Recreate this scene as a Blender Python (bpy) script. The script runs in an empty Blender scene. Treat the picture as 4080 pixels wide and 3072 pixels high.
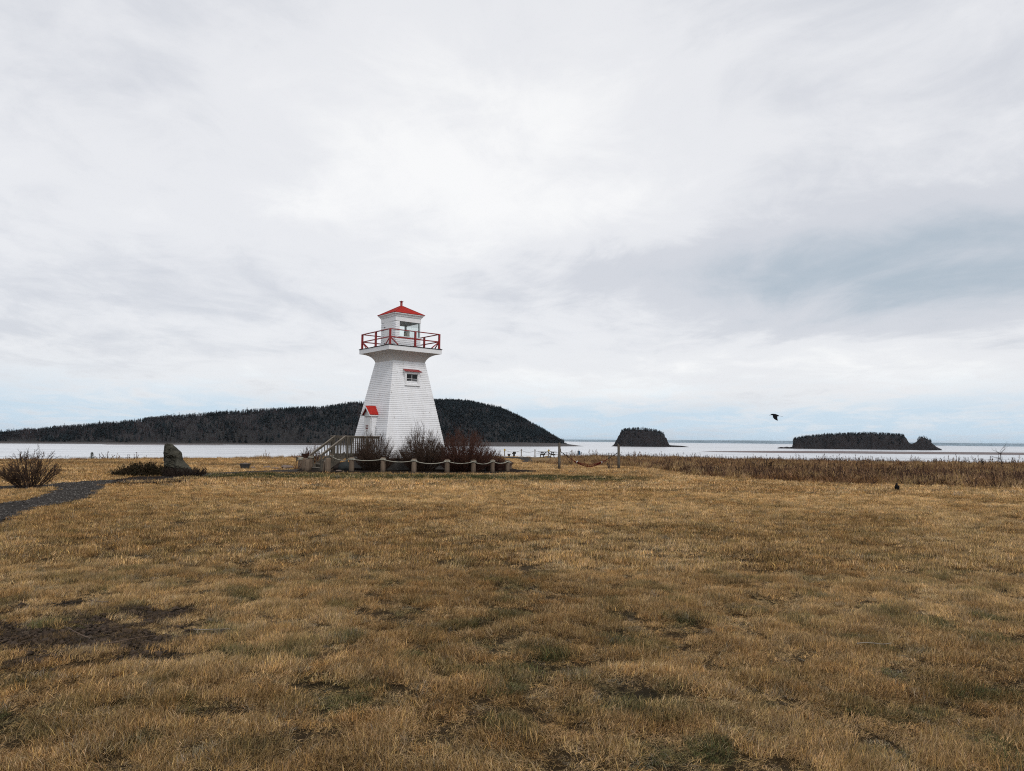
import bpy, bmesh, math, random
import numpy as np
from mathutils import Vector, Matrix

random.seed(7)
RNG = np.random.default_rng(11)
R = math.radians
scene = bpy.context.scene
COL = scene.collection

# ------------------------------------------------------------------ camera
F, H, CX, CY = 2900.0, 1.65, 2040.0, 1536.0
PITCH, ROLL = R(4.334), R(0.636)
cp, sp = math.cos(PITCH), math.sin(PITCH)
_fw = np.array([0, cp, sp]); _up = np.array([0, -sp, cp]); _rt = np.array([1.0, 0, 0])
_r = _rt * math.cos(ROLL) + _up * math.sin(ROLL)
_u = _up * math.cos(ROLL) - _rt * math.sin(ROLL)
cd = bpy.data.cameras.new('camera'); cam = bpy.data.objects.new('camera', cd); COL.objects.link(cam)
cd.sensor_fit = 'HORIZONTAL'; cd.sensor_width = 36; cd.lens = F / 4080 * 36
cd.clip_start = 0.1; cd.clip_end = 120000
cam.matrix_world = Matrix([[_r[0], _u[0], -_fw[0], 0], [_r[1], _u[1], -_fw[1], 0], [_r[2], _u[2], -_fw[2], H], [0, 0, 0, 1]])
scene.camera = cam

# ------------------------------------------------------------------ world and sun
SUN_EL, SUN_AZ = R(46), R(150)          # azimuth clockwise from +Y: behind the camera, to the right
world = bpy.data.worlds.new('World'); scene.world = world; world.use_nodes = True
wt = world.node_tree; wt.nodes.clear()


class NT:
    """small helper for building node trees"""
    def __init__(s, tree): s.t = tree
    def n(s, typ, **kw):
        nd = s.t.nodes.new(typ)
        for k, v in kw.items():
            if k == 'inp':
                for i, val in v.items():
                    if isinstance(val, bpy.types.NodeSocket): s.t.links.new(val, nd.inputs[i])
                    else: nd.inputs[i].default_value = val
            else: setattr(nd, k, v)
        return nd
    def m(s, op, a, b=0.0, c=0.0, clamp=False):
        nd = s.n('ShaderNodeMath', operation=op, use_clamp=clamp)
        for i, val in enumerate((a, b, c)):
            if isinstance(val, bpy.types.NodeSocket): s.t.links.new(val, nd.inputs[i])
            else: nd.inputs[i].default_value = val
        return nd.outputs[0]
    def mix(s, fac, a, b, blend='MIX'):
        nd = s.n('ShaderNodeMix', data_type='RGBA', blend_type=blend)
        for i, val in ((0, fac), (6, a), (7, b)):
            if isinstance(val, bpy.types.NodeSocket): s.t.links.new(val, nd.inputs[i])
            else: nd.inputs[i].default_value = val if i == 0 else (*val, 1)[:4]
        return nd.outputs[2]
    def noise(s, vec, scale, detail=4, rough=.55, dist=0.0):
        nd = s.n('ShaderNodeTexNoise', inp={'Scale': scale, 'Detail': detail, 'Roughness': rough, 'Distortion': dist})
        if vec is not None: s.t.links.new(vec, nd.inputs['Vector'])
        return nd.outputs['Fac']
    def ss(s, x, a, b, lo=0.0, hi=1.0):
        nd = s.n('ShaderNodeMapRange', interpolation_type='SMOOTHSTEP', inp={0: x, 1: a, 2: b, 3: lo, 4: hi})
        return nd.outputs[0]
    def link(s, a, b): s.t.links.new(a, b)


def direction(px, py):
    d = (px - CX) / F * _r - (py - CY) / F * _u + _fw
    return d / np.linalg.norm(d)


w = NT(wt)
tc = w.n('ShaderNodeTexCoord').outputs['Generated']
sep = w.n('ShaderNodeSeparateXYZ', inp={0: tc}).outputs
elev = w.m('MAXIMUM', sep[2], 0.0)
den = w.m('ADD', elev, 0.13)
plane = w.n('ShaderNodeCombineXYZ', inp={0: w.m('DIVIDE', sep[0], den), 1: w.m('DIVIDE', sep[1], den), 2: 0.0}).outputs[0]
rotm = w.n('ShaderNodeMapping', inp={0: plane, 1: (3.1, 1.7, 0.4), 2: (0, 0, R(20)), 3: (0.75, 0.60, 1)}).outputs[0]
big = w.noise(plane, 0.55, 3, .5, .4)
streak = w.noise(rotm, 1.35, 9, .6, .9)
fine = w.noise(rotm, 4.6, 8, .62, .5)
val = w.m('ADD', w.m('ADD', w.m('MULTIPLY', big, .38), w.m('MULTIPLY', streak, .37)), w.m('MULTIPLY', fine, .25))


def blob(px, py, radius, warp):
    d = direction(px, py)
    dist = w.n('ShaderNodeVectorMath', operation='DOT_PRODUCT', inp={0: w.n('ShaderNodeVectorMath', operation='NORMALIZE', inp={0: tc}).outputs[0], 1: tuple(d)}).outputs['Value']
    ang = w.m('ARCCOSINE', w.m('MINIMUM', dist, 1.0))
    return w.ss(w.m('ADD', ang, warp), radius, 0.0)


warp = w.m('MULTIPLY', w.m('SUBTRACT', streak, .5), .30)
# the break of bright cloud over the tower and the grey bank over the islands
def bank(px, py, half_az, half_el, warp):
    d = direction(px, py)
    az = w.m('ARCTAN2', sep[0], sep[1]); el = w.m('ARCSINE', sep[2])
    a = w.m('DIVIDE', w.m('SUBTRACT', az, math.atan2(d[0], d[1])), half_az)
    e = w.m('DIVIDE', w.m('SUBTRACT', el, math.asin(d[2])), half_el)
    rr = w.m('SQRT', w.m('ADD', w.m('MULTIPLY', a, a), w.m('MULTIPLY', e, e)))
    return w.ss(w.m('ADD', rr, warp), 1.0, 0.0)


warp2 = w.m('MULTIPLY', w.m('SUBTRACT', streak, .5), .9)
val = w.m('ADD', val, w.m('MULTIPLY', bank(1850, 640, R(30), R(14), warp2), .17))
val = w.m('SUBTRACT', val, w.m('MULTIPLY', bank(4050, 1020, R(46), R(6.4), warp2), .25))
val = w.m('SUBTRACT', val, w.m('MULTIPLY', bank(2700, 1090, R(26), R(3.4), warp2), .09))
val = w.m('ADD', val, w.m('MULTIPLY', bank(2600, 1500, R(45), R(4.2), warp2), .12))
ramp = w.n('ShaderNodeValToRGB', inp={0: val})
cr = ramp.color_ramp; cr.interpolation = 'EASE'
cr.elements[0].position = .10; cr.elements[0].color = (.46, .535, .61, 1)
cr.elements[1].position = .69; cr.elements[1].color = (1.0, 1.0, 1.0, 1)
e_ = cr.elements.new(.41); e_.color = (.69, .71, .76, 1)
e_ = cr.elements.new(.55); e_.color = (.86, .868, .895, 1)
# thin blue gaps low over the sea
lowmask = w.m('MULTIPLY', w.ss(elev, .105, .012), w.ss(w.m('ADD', w.m('MULTIPLY', streak, .5), w.m('MULTIPLY', fine, .5)), .40, .62))
lowmask = w.m('ADD', lowmask, w.ss(elev, .070, .010, 0, .50), clamp=True)
cloud = w.mix(w.m('MULTIPLY', lowmask, .78), ramp.outputs[0], (.54, .715, .87))
sky = w.n('ShaderNodeTexSky', sky_type='NISHITA', sun_disc=False, sun_elevation=SUN_EL, sun_rotation=SUN_AZ)
cloud10 = w.n('ShaderNodeVectorMath', operation='SCALE', inp={0: cloud, 3: 10.0}).outputs[0]
skymix = w.mix(.93, sky.outputs[0], cloud10)
bg = w.n('ShaderNodeBackground', inp={0: skymix, 1: 0.10})
wo = w.n('ShaderNodeOutputWorld', inp={0: bg.outputs[0]})

sd = bpy.data.lights.new('sun', 'SUN'); sd.energy = 1.5; sd.angle = R(22); sd.color = (1, .965, .92)
sun = bpy.data.objects.new('sun', sd); COL.objects.link(sun)
sdir = Vector((math.sin(SUN_AZ) * math.cos(SUN_EL), math.cos(SUN_AZ) * math.cos(SUN_EL), math.sin(SUN_EL)))
sun.rotation_euler = sdir.to_track_quat('Z', 'Y').to_euler()
vs = scene.view_settings
scene.cycles.use_denoising = False
scene.cycles.filter_width = 1.1
scene.cycles.max_bounces = 6
vs.view_transform = 'Standard'; vs.look = 'None'; vs.exposure = 0.0; vs.gamma = 1.0; vs.use_curve_mapping = False


# ------------------------------------------------------------------ noise and placing helpers
def _hash(ix, iy, seed):
    n = (ix.astype(np.int64) * 374761393 + iy.astype(np.int64) * 668265263 + seed * 1442695041) & 0xFFFFFFFF
    n = ((n ^ (n >> 13)) * 1274126177) & 0xFFFFFFFF
    n = n ^ (n >> 16)
    return (n & 0xFFFFFF) / float(0xFFFFFF)


def vnoise(x, y, seed=0):
    x = np.asarray(x, float); y = np.asarray(y, float)
    ix = np.floor(x); iy = np.floor(y); fx = x - ix; fy = y - iy
    fx = fx * fx * (3 - 2 * fx); fy = fy * fy * (3 - 2 * fy)
    a = _hash(ix, iy, seed); b = _hash(ix + 1, iy, seed); c = _hash(ix, iy + 1, seed); d = _hash(ix + 1, iy + 1, seed)
    return (a + (b - a) * fx) * (1 - fy) + (c + (d - c) * fx) * fy


def fbm(x, y, seed=0, octv=4, gain=.5):
    s = 0; amp = 1; tot = 0
    for i in range(octv):
        s = s + amp * vnoise(x * 2 ** i + 17.3 * i, y * 2 ** i - 9.1 * i, seed + i); tot += amp; amp *= gain
    return s / tot


def sst(a, b, x):
    t = np.clip((np.asarray(x, float) - a) / (b - a), 0, 1); return t * t * (3 - 2 * t)


def zg(x, y):
    """height of the field"""
    return -0.25 * sst(45, 80, y) * sst(-12, 0, x)


def ray(px, py): return (px - CX) / F * _r - (py - CY) / F * _u + _fw


def at(px, py, z=None):
    """where a line of sight meets the field (or the level z)"""
    d = ray(px, py); zz = 0.0 if z is None else z
    for _ in range(8):
        P = np.array([0, 0, H]) + d * ((zz - H) / d[2])
        if z is None: zz = float(zg(P[0], P[1]))
    return P


def at_depth(px, py, Y):
    d = ray(px, py); return np.array([0, 0, H]) + d * (Y / d[1])


# ------------------------------------------------------------------ materials
def mat(name, base, rough=.8, spec=.3, var=None, vscale=8, vamt=.5, bump=0, bscale=30, stretch=None, coords='Object', metal=0.0, rnd=.16, specks=0):
    """procedural material: base colour broken up by two noises, with fine bump"""
    m = bpy.data.materials.new(name); m.use_nodes = True
    t = NT(m.node_tree); b = m.node_tree.nodes['Principled BSDF']
    b.inputs['Roughness'].default_value = rough; b.inputs['Specular IOR Level'].default_value = spec
    b.inputs['Metallic'].default_value = metal
    vec = t.n('ShaderNodeTexCoord').outputs[coords]
    if stretch: vec = t.n('ShaderNodeMapping', inp={0: vec, 3: stretch}).outputs[0]
    n1 = t.noise(vec, vscale, 6, .6, .3); n2 = t.noise(vec, vscale * 6.3, 4, .6)
    fac = t.ss(t.m('ADD', t.m('MULTIPLY', n1, .65), t.m('MULTIPLY', n2, .35)), .5 - .25, .5 + .25)
    oi = t.n('ShaderNodeObjectInfo').outputs['Random']
    c = t.mix(t.m('MULTIPLY', fac, vamt), base, var if var else tuple(x * .45 for x in base))
    c = t.mix(1.0, c, t.n('ShaderNodeCombineColor', inp={0: t.m('MULTIPLY_ADD', oi, rnd, 1 - rnd / 2), 1: t.m('MULTIPLY_ADD', oi, rnd, 1 - rnd / 2), 2: t.m('MULTIPLY_ADD', oi, rnd, 1 - rnd / 2)}).outputs[0], 'MULTIPLY')
    t.link(c, b.inputs['Base Color'])
    if specks:
        sp_ = t.noise(t.n('ShaderNodeMapping', inp={0: t.n('ShaderNodeTexCoord').outputs[coords], 3: (1, 1, .6)}).outputs[0], 9, 3, .5)
        c = t.mix(t.ss(sp_, .66, .74, 0, specks), c, (.22, .19, .16)); t.link(c, b.inputs['Base Color'])
    if bump:
        bn = t.n('ShaderNodeBump', inp={'Strength': 1.0, 'Distance': bump, 'Height': t.noise(vec, bscale, 6, .65)})
        t.link(bn.outputs[0], b.inputs['Normal'])
    return m


WHITE = mat('white_paint', (.74, .745, .765), .55, .35, (.60, .59, .575), 2.6, .60, .0015, 26, (1, 1, .2), rnd=.07, specks=.7)
WHITE_TRIM = mat('white_trim', (.73, .73, .735), .5, .35, (.56, .54, .51), 3, .35, .001, 30, rnd=.05)
COVE = mat('cove_paint', (.60, .57, .54), .6, .3, (.47, .43, .39), 2, .4)  # beige paint, its base darkened to carry the shade under the gallery
RED = mat('red_paint', (.25, .013, .011), .45, .4, (.17, .008, .008), 5, .5, .001, 40)
ROOFRED = mat('red_shingle', (.40, .030, .022), .85, .1, (.20, .014, .012), 9, .8, .003, 60)
DARKEDGE = mat('dark_felt', (.018, .018, .017), .8, .2)
GREYBLUE = mat('grey_paint', (.34, .38, .38), .6, .3, None, 3, .3)
CONC = mat('concrete', (.085, .080, .074), .9, .2, (.08, .075, .07), 3, .7, .004, 25)
CONC_L = mat('pale_concrete', (.34, .32, .30), .9, .2, (.2, .19, .18), 6, .6, .003, 25)
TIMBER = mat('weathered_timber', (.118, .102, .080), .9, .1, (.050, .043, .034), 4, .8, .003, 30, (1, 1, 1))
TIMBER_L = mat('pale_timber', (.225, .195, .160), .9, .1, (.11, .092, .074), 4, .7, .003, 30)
LOG = mat('log_wood', (.20, .155, .115), .9, .1, (.085, .058, .040), 9, .85, .006, 18, (1, 1, .12))
LOGEND = mat('log_end', (.26, .20, .155), .9, .2, (.15, .09, .075), 14, .7, .004, 30)
POSTWOOD = mat('post_wood', (.13, .115, .095), .88, .2, (.06, .05, .04), 9, .8, .006, 18, (1, 1, .12))
ROPE = mat('rope', (.36, .345, .29), .9, .1, (.2, .19, .15), 60, .7)
REDROPE = mat('red_rope', (.13, .010, .011), .85, .1, (.06, .006, .006), 40, .6)
BLACKSTRAP = mat('black_strap', (.012, .012, .013), .7, .2)
ROCK = mat('rock', (.092, .086, .066), .95, .1, (.012, .012, .010), 3.0, 1.0, .05, 7)
DARKROCK = mat('dark_rock', (.03, .035, .034), .85, .3, (.014, .016, .016), 5, .8, .02, 9)
PALESTONE = mat('pale_stone', (.22, .17, .14), .9, .2, (.1, .07, .06), 8, .8, .01, 20)
BARK = mat('shrub_bark', (.090, .057, .040), .9, .1, (.026, .018, .015), 12, .8)
BARKRED = mat('red_bark', (.110, .054, .038), .9, .1, (.05, .024, .02), 6, .9)
BARKDARK = mat('dark_bark', (.040, .027, .021), .9, .1, (.02, .014, .013), 6, .8)
DEADTWIG = mat('dead_twig', (.15, .105, .075), .85, .2, (.06, .04, .03), 6, .9)
JUNIPER = mat('juniper', (.026, .025, .014), .9, .1, (.045, .026, .014), 3, .9)
SPRUCE = mat('young_spruce', (.03, .045, .022), .8, .2, (.06, .04, .02), 3, .6)
FEATHER = mat('black_feather', (.006, .006, .007), .75, .06, (.004, .004, .005), 20, .5)
HORN = mat('black_horn', (.014, .013, .013), .35, .5)
DARKBROWN = mat('dark_wood', (.035, .030, .027), .8, .25, (.018, .015, .014), 8, .7, .003, 30)
PLANTER_M = mat('planter_wood', (.045, .042, .040), .8, .25, (.02, .019, .018), 8, .7, .003, 30)
YELLOW = mat('yellow_marker', (.42, .28, .03), .6, .3, (.25, .16, .02), 8, .5)
BLUESIGN = mat('blue_sign', (.035, .10, .19), .5, .3, (.02, .05, .10), 6, .5)
PLASTIC = mat('white_plastic', (.7, .7, .68), .5, .3)
DRIFT = mat('driftwood', (.48, .45, .41), .85, .2, (.28, .25, .22), 8, .7, .004, 20)
STICK = mat('bleached_stick', (.30, .26, .21), .85, .2, (.15, .12, .09), 8, .7)
BRONZE = mat('bronze_plate', (.03, .034, .034), .45, .4, None, 8, .4, 0, 30, None, 'Object', .6)
SIGNRED = mat('sign_red', (.14, .012, .012), .5, .3)
BLACKIRON = mat('black_iron', (.012, .012, .012), .55, .4)
LENS = mat('lamp_lens', (.45, .40, .33), .15, .5)
DARKIN = mat('dark_interior', (.006, .006, .006), .9, .1)


def glassmat(name, dark=False):
    m = bpy.data.materials.new(name); m.use_nodes = True
    b = m.node_tree.nodes['Principled BSDF']
    if dark:
        b.inputs['Base Color'].default_value = (.006, .007, .008, 1); b.inputs['Roughness'].default_value = .06
        b.inputs['Specular IOR Level'].default_value = .25
    else:
        nt = NT(m.node_tree); tr = nt.n('ShaderNodeBsdfTransparent', inp={0: (.97, .99, .985, 1)}); gl = nt.n('ShaderNodeBsdfGlossy', inp={'Roughness': .02})
        fr = nt.n('ShaderNodeFresnel', inp={0: 1.45}); mx = nt.n('ShaderNodeMixShader', inp={0: nt.m('MULTIPLY', fr.outputs[0], .5), 1: tr.outputs[0], 2: gl.outputs[0]})
        nt.link(mx.outputs[0], m.node_tree.nodes['Material Output'].inputs[0])
    return m


GLASS = glassmat('clear_glass'); DGLASS = glassmat('dark_glass', True)


# ------------------------------------------------------------------ object helpers
def link_mesh(name, me, m=None, parent=None):
    o = bpy.data.objects.new(name, me); COL.objects.link(o)
    if m is not None and len(me.materials) == 0: me.materials.append(m)
    if parent is not None: o.parent = parent
    return o


def mesh_from(name, V, Fc, m=None, parent=None, smooth=False):
    me = bpy.data.meshes.new(name); me.from_pydata([tuple(v) for v in V], [], [tuple(f) for f in Fc]); me.update()
    if smooth: me.polygons.foreach_set('use_smooth', [True] * len(me.polygons))
    return link_mesh(name, me, m, parent)


def np_mesh(name, V, Q=None, T=None, smooth=False):
    """fast mesh from numpy arrays of quads and triangles"""
    me = bpy.data.meshes.new(name)
    V = np.asarray(V, np.float32); me.vertices.add(len(V)); me.vertices.foreach_set('co', V.ravel())
    nq = 0 if Q is None else len(Q); nt = 0 if T is None else len(T)
    loops = np.concatenate([np.asarray(Q, np.int32).ravel() if nq else np.zeros(0, np.int32), np.asarray(T, np.int32).ravel() if nt else np.zeros(0, np.int32)])
    me.loops.add(len(loops)); me.loops.foreach_set('vertex_index', loops)
    st = np.concatenate([np.arange(nq) * 4, nq * 4 + np.arange(nt) * 3]).astype(np.int32)
    me.polygons.add(nq + nt); me.polygons.foreach_set('loop_start', st)
    me.update(calc_edges=True)
    if smooth: me.polygons.foreach_set('use_smooth', np.ones(nq + nt, bool))
    me.validate()
    return me


def tag(o, label=None, cat=None, group=None, kind=None):
    if label: o['label'] = label
    if cat: o['category'] = cat
    if group: o['group'] = group
    if kind: o['kind'] = kind
    return o


def thing(name, label, cat, loc=(0, 0, 0), rz=0.0, group=None):
    o = bpy.data.objects.new(name, None); COL.objects.link(o); o.empty_display_size = .2
    o.location = loc; o.rotation_euler = (0, 0, rz)
    return tag(o, label, cat, group)


def box(name, x0, x1, y0, y1, z0, z1, m, parent=None, bev=0.0):
    bm = bmesh.new()
    vs_ = [bm.verts.new((x, y, z)) for x in (x0, x1) for y in (y0, y1) for z in (z0, z1)]
    for f in ((0, 1, 3, 2), (4, 6, 7, 5), (0, 4, 5, 1), (2, 3, 7, 6), (0, 2, 6, 4), (1, 5, 7, 3)):
        bm.faces.new([vs_[i] for i in f])
    if bev: bmesh.ops.bevel(bm, geom=bm.edges[:], offset=bev, segments=1, affect='EDGES')
    bmesh.ops.recalc_face_normals(bm, faces=bm.faces)
    me = bpy.data.meshes.new(name); bm.to_mesh(me); bm.free()
    return link_mesh(name, me, m, parent)


def beam(name, a, b, wd, th, m, parent=None, up=(0, 0, 1), bev=0.004):
    """rectangular timber from a to b; wd across, th along the up direction"""
    a = Vector(a); b = Vector(b); d = (b - a).normalized(); u = Vector(up)
    s = d.cross(u)
    if s.length < 1e-4: s = d.cross(Vector((1, 0, 0)))
    s.normalize(); u = s.cross(d).normalized()
    bm = bmesh.new(); vv = []
    for P in (a, b):
        for i, j in ((-1, -1), (1, -1), (1, 1), (-1, 1)):
            vv.append(bm.verts.new(P + s * (i * wd / 2) + u * (j * th / 2)))
    for f in ((0, 3, 2, 1), (4, 5, 6, 7), (0, 1, 5, 4), (1, 2, 6, 5), (2, 3, 7, 6), (3, 0, 4, 7)):
        bm.faces.new([vv[i] for i in f])
    if bev: bmesh.ops.bevel(bm, geom=bm.edges[:], offset=bev, segments=1, affect='EDGES')
    bmesh.ops.recalc_face_normals(bm, faces=bm.faces)
    me = bpy.data.meshes.new(name); bm.to_mesh(me); bm.free()
    return link_mesh(name, me, m, parent)


def tube_arrays(pts, rad, sides=6, cap=True):
    """numpy tube along a polyline"""
    P = np.asarray(pts, float); n = len(P); rad = np.broadcast_to(np.asarray(rad, float), (n,))
    T = np.gradient(P, axis=0); T /= np.linalg.norm(T, axis=1, keepdims=True) + 1e-9
    ref = np.array([0.0, 0, 1]) if abs(T[:, 2]).mean() < .8 else np.array([1.0, 0, 0])
    S = np.cross(T, ref); S /= np.linalg.norm(S, axis=1, keepdims=True) + 1e-9
    U = np.cross(S, T)
    a = np.arange(sides) * 2 * math.pi / sides
    V = P[:, None, :] + rad[:, None, None] * (np.cos(a)[None, :, None] * S[:, None, :] + np.sin(a)[None, :, None] * U[:, None, :])
    V = V.reshape(-1, 3)
    i = np.arange(n - 1)[:, None] * sides; j = np.arange(sides)[None, :]; k = (j + 1) % sides
    Q = np.stack([i + j, i + k, i + sides + k, i + sides + j], -1).reshape(-1, 4)
    return V, Q


class Soup:
    """collects tubes and faces into one mesh"""
    def __init__(s): s.V = []; s.Q = []; s.T = []; s.n = 0
    def add(s, V, Q=None, T=None):
        s.V.append(np.asarray(V, float))
        if Q is not None and len(Q): s.Q.append(np.asarray(Q) + s.n)
        if T is not None and len(T): s.T.append(np.asarray(T) + s.n)
        s.n += len(V)
    def tube(s, pts, rad, sides=6): s.add(*tube_arrays(pts, rad, sides))
    def build(s, name, m, parent=None, smooth=True):
        me = np_mesh(name, np.concatenate(s.V), np.concatenate(s.Q) if s.Q else None, np.concatenate(s.T) if s.T else None, smooth)
        return link_mesh(name, me, m, parent)


def lathe(name, prof, m, parent=None, sides=20, center=(0, 0), smooth=True, cap=True, wob=0.0, seed=0):
    V = []; Fc = []; rr = random.Random(seed)
    wv = [1 + wob * (rr.random() * 2 - 1) for _ in range(sides)]
    for r, z in prof:
        for k in range(sides):
            a = 2 * math.pi * k / sides
            V.append((center[0] + r * wv[k] * math.cos(a), center[1] + r * wv[k] * math.sin(a), z))
    for i in range(len(prof) - 1):
        for k in range(sides):
            Fc.append((i * sides + k, i * sides + (k + 1) % sides, (i + 1) * sides + (k + 1) % sides, (i + 1) * sides + k))
    if cap:
        Fc.append(tuple(reversed(range(sides)))); Fc.append(tuple((len(prof) - 1) * sides + k for k in range(sides)))
    o = mesh_from(name, V, Fc, m, parent)
    if smooth:
        for p in o.data.polygons: p.use_smooth = len(p.vertices) == 4
    return o


def square_loft(name, prof, m, parent=None, cap_top=False, cap_bot=False):
    V = []; Fc = []
    for a, z in prof: V += [(-a, -a, z), (a, -a, z), (a, a, z), (-a, a, z)]
    for i in range(len(prof) - 1):
        for k in range(4):
            Fc.append((4 * i + k, 4 * i + (k + 1) % 4, 4 * i + 4 + (k + 1) % 4, 4 * i + 4 + k))
    if cap_top: n = 4 * (len(prof) - 1); Fc.append((n, n + 1, n + 2, n + 3))
    if cap_bot: Fc.append((3, 2, 1, 0))
    return mesh_from(name, V, Fc, m, parent)


# ------------------------------------------------------------------ terrain: field, sea, path, bed
SEA = -14.0
EDGE_PX = np.array([-2600, -400, 0, 500, 1100, 1600, 2000, 2500, 3080, 3500, 4080, 4600, 6600], float)
EDGE_Y = np.array([38, 45, 48.5, 53, 60.5, 76, 86, 88, 77, 73, 71, 68, 56], float)
EDGE_T = (EDGE_PX - CX) / F


def edge_y(t): return np.interp(t, EDGE_T, EDGE_Y) + 1.2 * (fbm(np.asarray(t) * 14, 0 * np.asarray(t), 5) - .5)


def poly_world(pts): return np.array([at(*p)[:2] for p in pts])


def inside(poly, x, y):
    x = np.asarray(x); y = np.asarray(y); r = np.zeros(x.shape, bool); n = len(poly); j = n - 1
    for i in range(n):
        xi, yi = poly[i]; xj, yj = poly[j]
        c = ((yi > y) != (yj > y)) & (x < (xj - xi) * (y - yi) / (yj - yi + 1e-12) + xi)
        r ^= c; j = i
    return r


PATH_POLY = poly_world([(-700, 2300), (-350, 2190), (0, 2094), (79, 2058), (144, 2029), (204, 2017), (312, 1998), (375, 1979), (410, 1952), (412, 1940), (456, 1926), (560, 1918), (799, 1902), (875, 1891), (1000, 1886), (1100, 1884), (1230, 1886), (1300, 1885), (1300, 1876), (1200, 1871), (1100, 1875), (1000, 1880), (875, 1885), (799, 1893), (560, 1906), (456, 1914), (360, 1919), (240, 1927), (150, 1936), (0, 1940), (-300, 1946), (-300, 1958), (0, 1955), (130, 1952), (205, 1942), (232, 1953), (192, 1969), (96, 1997), (0, 2008), (-350, 2060), (-700, 2130)])
PATH2_POLY = poly_world([(2072, 1844), (2120, 1844.5), (2127, 1833), (2118, 1827), (2126, 1823), (2060, 1821), (2000, 1821), (2000, 1826), (2060, 1829), (2076, 1836)])
BED_POLY = poly_world([(1180, 1880), (1262, 1886), (1400, 1886.5), (1525, 1887), (1650, 1890), (1781, 1888), (1886, 1889), (1962, 1888), (2040, 1887), (2130, 1883), (2150, 1878.5), (2060, 1872), (2045, 1866), (2020, 1855), (1900, 1845), (1300, 1843), (1262, 1860), (1190, 1868)])
DIRT_C = at(250, 2530)
MEADOW_F = [(2110, 1846), (2180, 1849), (2240, 1856), (2480, 1859), (2621, 1871), (2732, 1894), (2875, 1904), (3033, 1913), (3342, 1930), (3488, 1934), (3732, 1939), (4080, 1953), (4500, 1972), (5400, 2015)]
MEADOW_FW = np.array([at(*p)[:2] for p in MEADOW_F]); MEADOW_T = MEADOW_FW[:, 0] / MEADOW_FW[:, 1]


def meadow_front(t): return np.interp(t, MEADOW_T, MEADOW_FW[:, 1], left=1e6)


def fields(x, y):
    """greenness, bare earth and straw tone of the field"""
    x = np.asarray(x, float); y = np.asarray(y, float)
    g = sst(.50, .74, fbm(x * .42 + 3, y * .42, 21, 5)) * .12 + sst(.46, .72, fbm(x * 3.0, y * 3.0, 31, 4)) * .46
    near = sst(14, 5, y); g = g * (.55 + .8 * near)
    # greener strip along the front of the bed
    strip = np.exp(-(((y - 32.2 - .05 * (x + 5)) / 1.9) ** 2)) * sst(-15.5, -12.5, x) * sst(7.5, 2.5, x)
    strip *= .45 + .9 * fbm(x * .9, y * 2.2, 41, 4)
    g = np.clip(g + strip * 1.9, 0, 1.6)
    # worn muddy patch at the near left, small bare spots elsewhere
    d = np.exp(-(((x - DIRT_C[0]) / 1.45) ** 2 + ((y - DIRT_C[1]) / 1.05) ** 2))
    d = sst(.40, .66, d * .90 + (fbm(x * 3.2, y * 4.2, 51, 5, .6) - .5) * 1.9) * sst(.06, .22, d)
    spots = sst(.68, .80, fbm(x * 3.4 + 40, y * 3.4, 61, 3)) * .45
    pile = np.exp(-(((x + 9.5) / 1.2) ** 2 + ((y - 42) / .5) ** 2)) * 0.8
    brown = np.exp(-(((y - 42.5 + .1 * x) / 1.6) ** 2)) * sst(-6, -14, x) * .55 * (.4 + fbm(x * .7, y * 1.5, 71, 3))
    d = np.clip(np.maximum(np.maximum(d, spots), np.maximum(pile, brown)), 0, 1)
    s = fbm(x * .8, y * .8, 81, 5) * .35 + fbm(x * 4.6, y * 5.6, 85, 3) * .65
    return g, d, s


STRAW = np.array([.62, .415, .195]); STRAW2 = np.array([.45, .275, .115]); GREEN = np.array([.088, .094, .036]); EARTH = np.array([.042, .029, .020])


def field_colour(x, y, jit=None):
    g, d, s = fields(x, y)
    c = STRAW2 + (STRAW - STRAW2) * sst(.30, .72, s)[:, None]
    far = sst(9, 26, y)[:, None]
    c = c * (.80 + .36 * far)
    if jit is not None:
        gr = np.clip(g * 1.9 * RNG.random(len(x)), 0, 1)
        hue = RNG.normal(0, 1, len(x))[:, None]
        c = c * (1 + hue * np.array([.05, .0, -.07]))
    else: gr = g * .9
    c = c + (GREEN - c) * gr[:, None]
    c = c + (EARTH - c) * (d * .85)[:, None]
    if jit is not None: c = c * jit[:, None]
    return c, g, d


def bumps(x, y):
    """tussocky relief of the turf"""
    n = vnoise(x * 4.2, y * 5.0, 3) * .55 + vnoise(x * 9.1, y * 10.7, 4) * .45
    return .055 * (n - .5) + .02 * (vnoise(x * .55, y * .55, 8) - .5)


def relief(x, y):
    k = sst(60, 20, y) * .7 + .3
    return bumps(x, y) * k


# field sheet: rows run from behind the camera to the shore bluff, then down into the sea
NR, NC = 430, 430
ts = np.linspace(-1.45, 1.45, NC)
ey = edge_y(ts)
rows = []
sr = np.linspace(0, 1, NR)
Yn = (np.exp(sr * 2.75) - 1) / (math.exp(2.75) - 1)
X = np.zeros((NR + 6, NC)); Y = np.zeros((NR + 6, NC)); Z = np.zeros((NR + 6, NC))
for i in range(NR):
    Y[i] = -7 + Yn[i] * (ey + 7)
    wdt = np.where(Y[i] > 8, Y[i], 8 * .55 + Y[i] * .45 if False else (Y[i] + 14) * 8 / 22)
    X[i] = ts * wdt
    Z[i] = zg(X[i], Y[i]) + relief(X[i], Y[i])
for k, (dy, zz) in enumerate(((.5, -.25), (1.2, -1.4), (2.6, -5), (5, -10), (14, -13.6), (40, -15.5))):
    i = NR + k
    Y[i] = ey + dy + .5 * (vnoise(ts * 60, ts * 0 + k, 9) - .5); X[i] = ts * Y[i]; Z[i] = zz + (.4 * (vnoise(ts * 80, ts * 0 + k, 10) - .5) if zz > -13 else 0)
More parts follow.
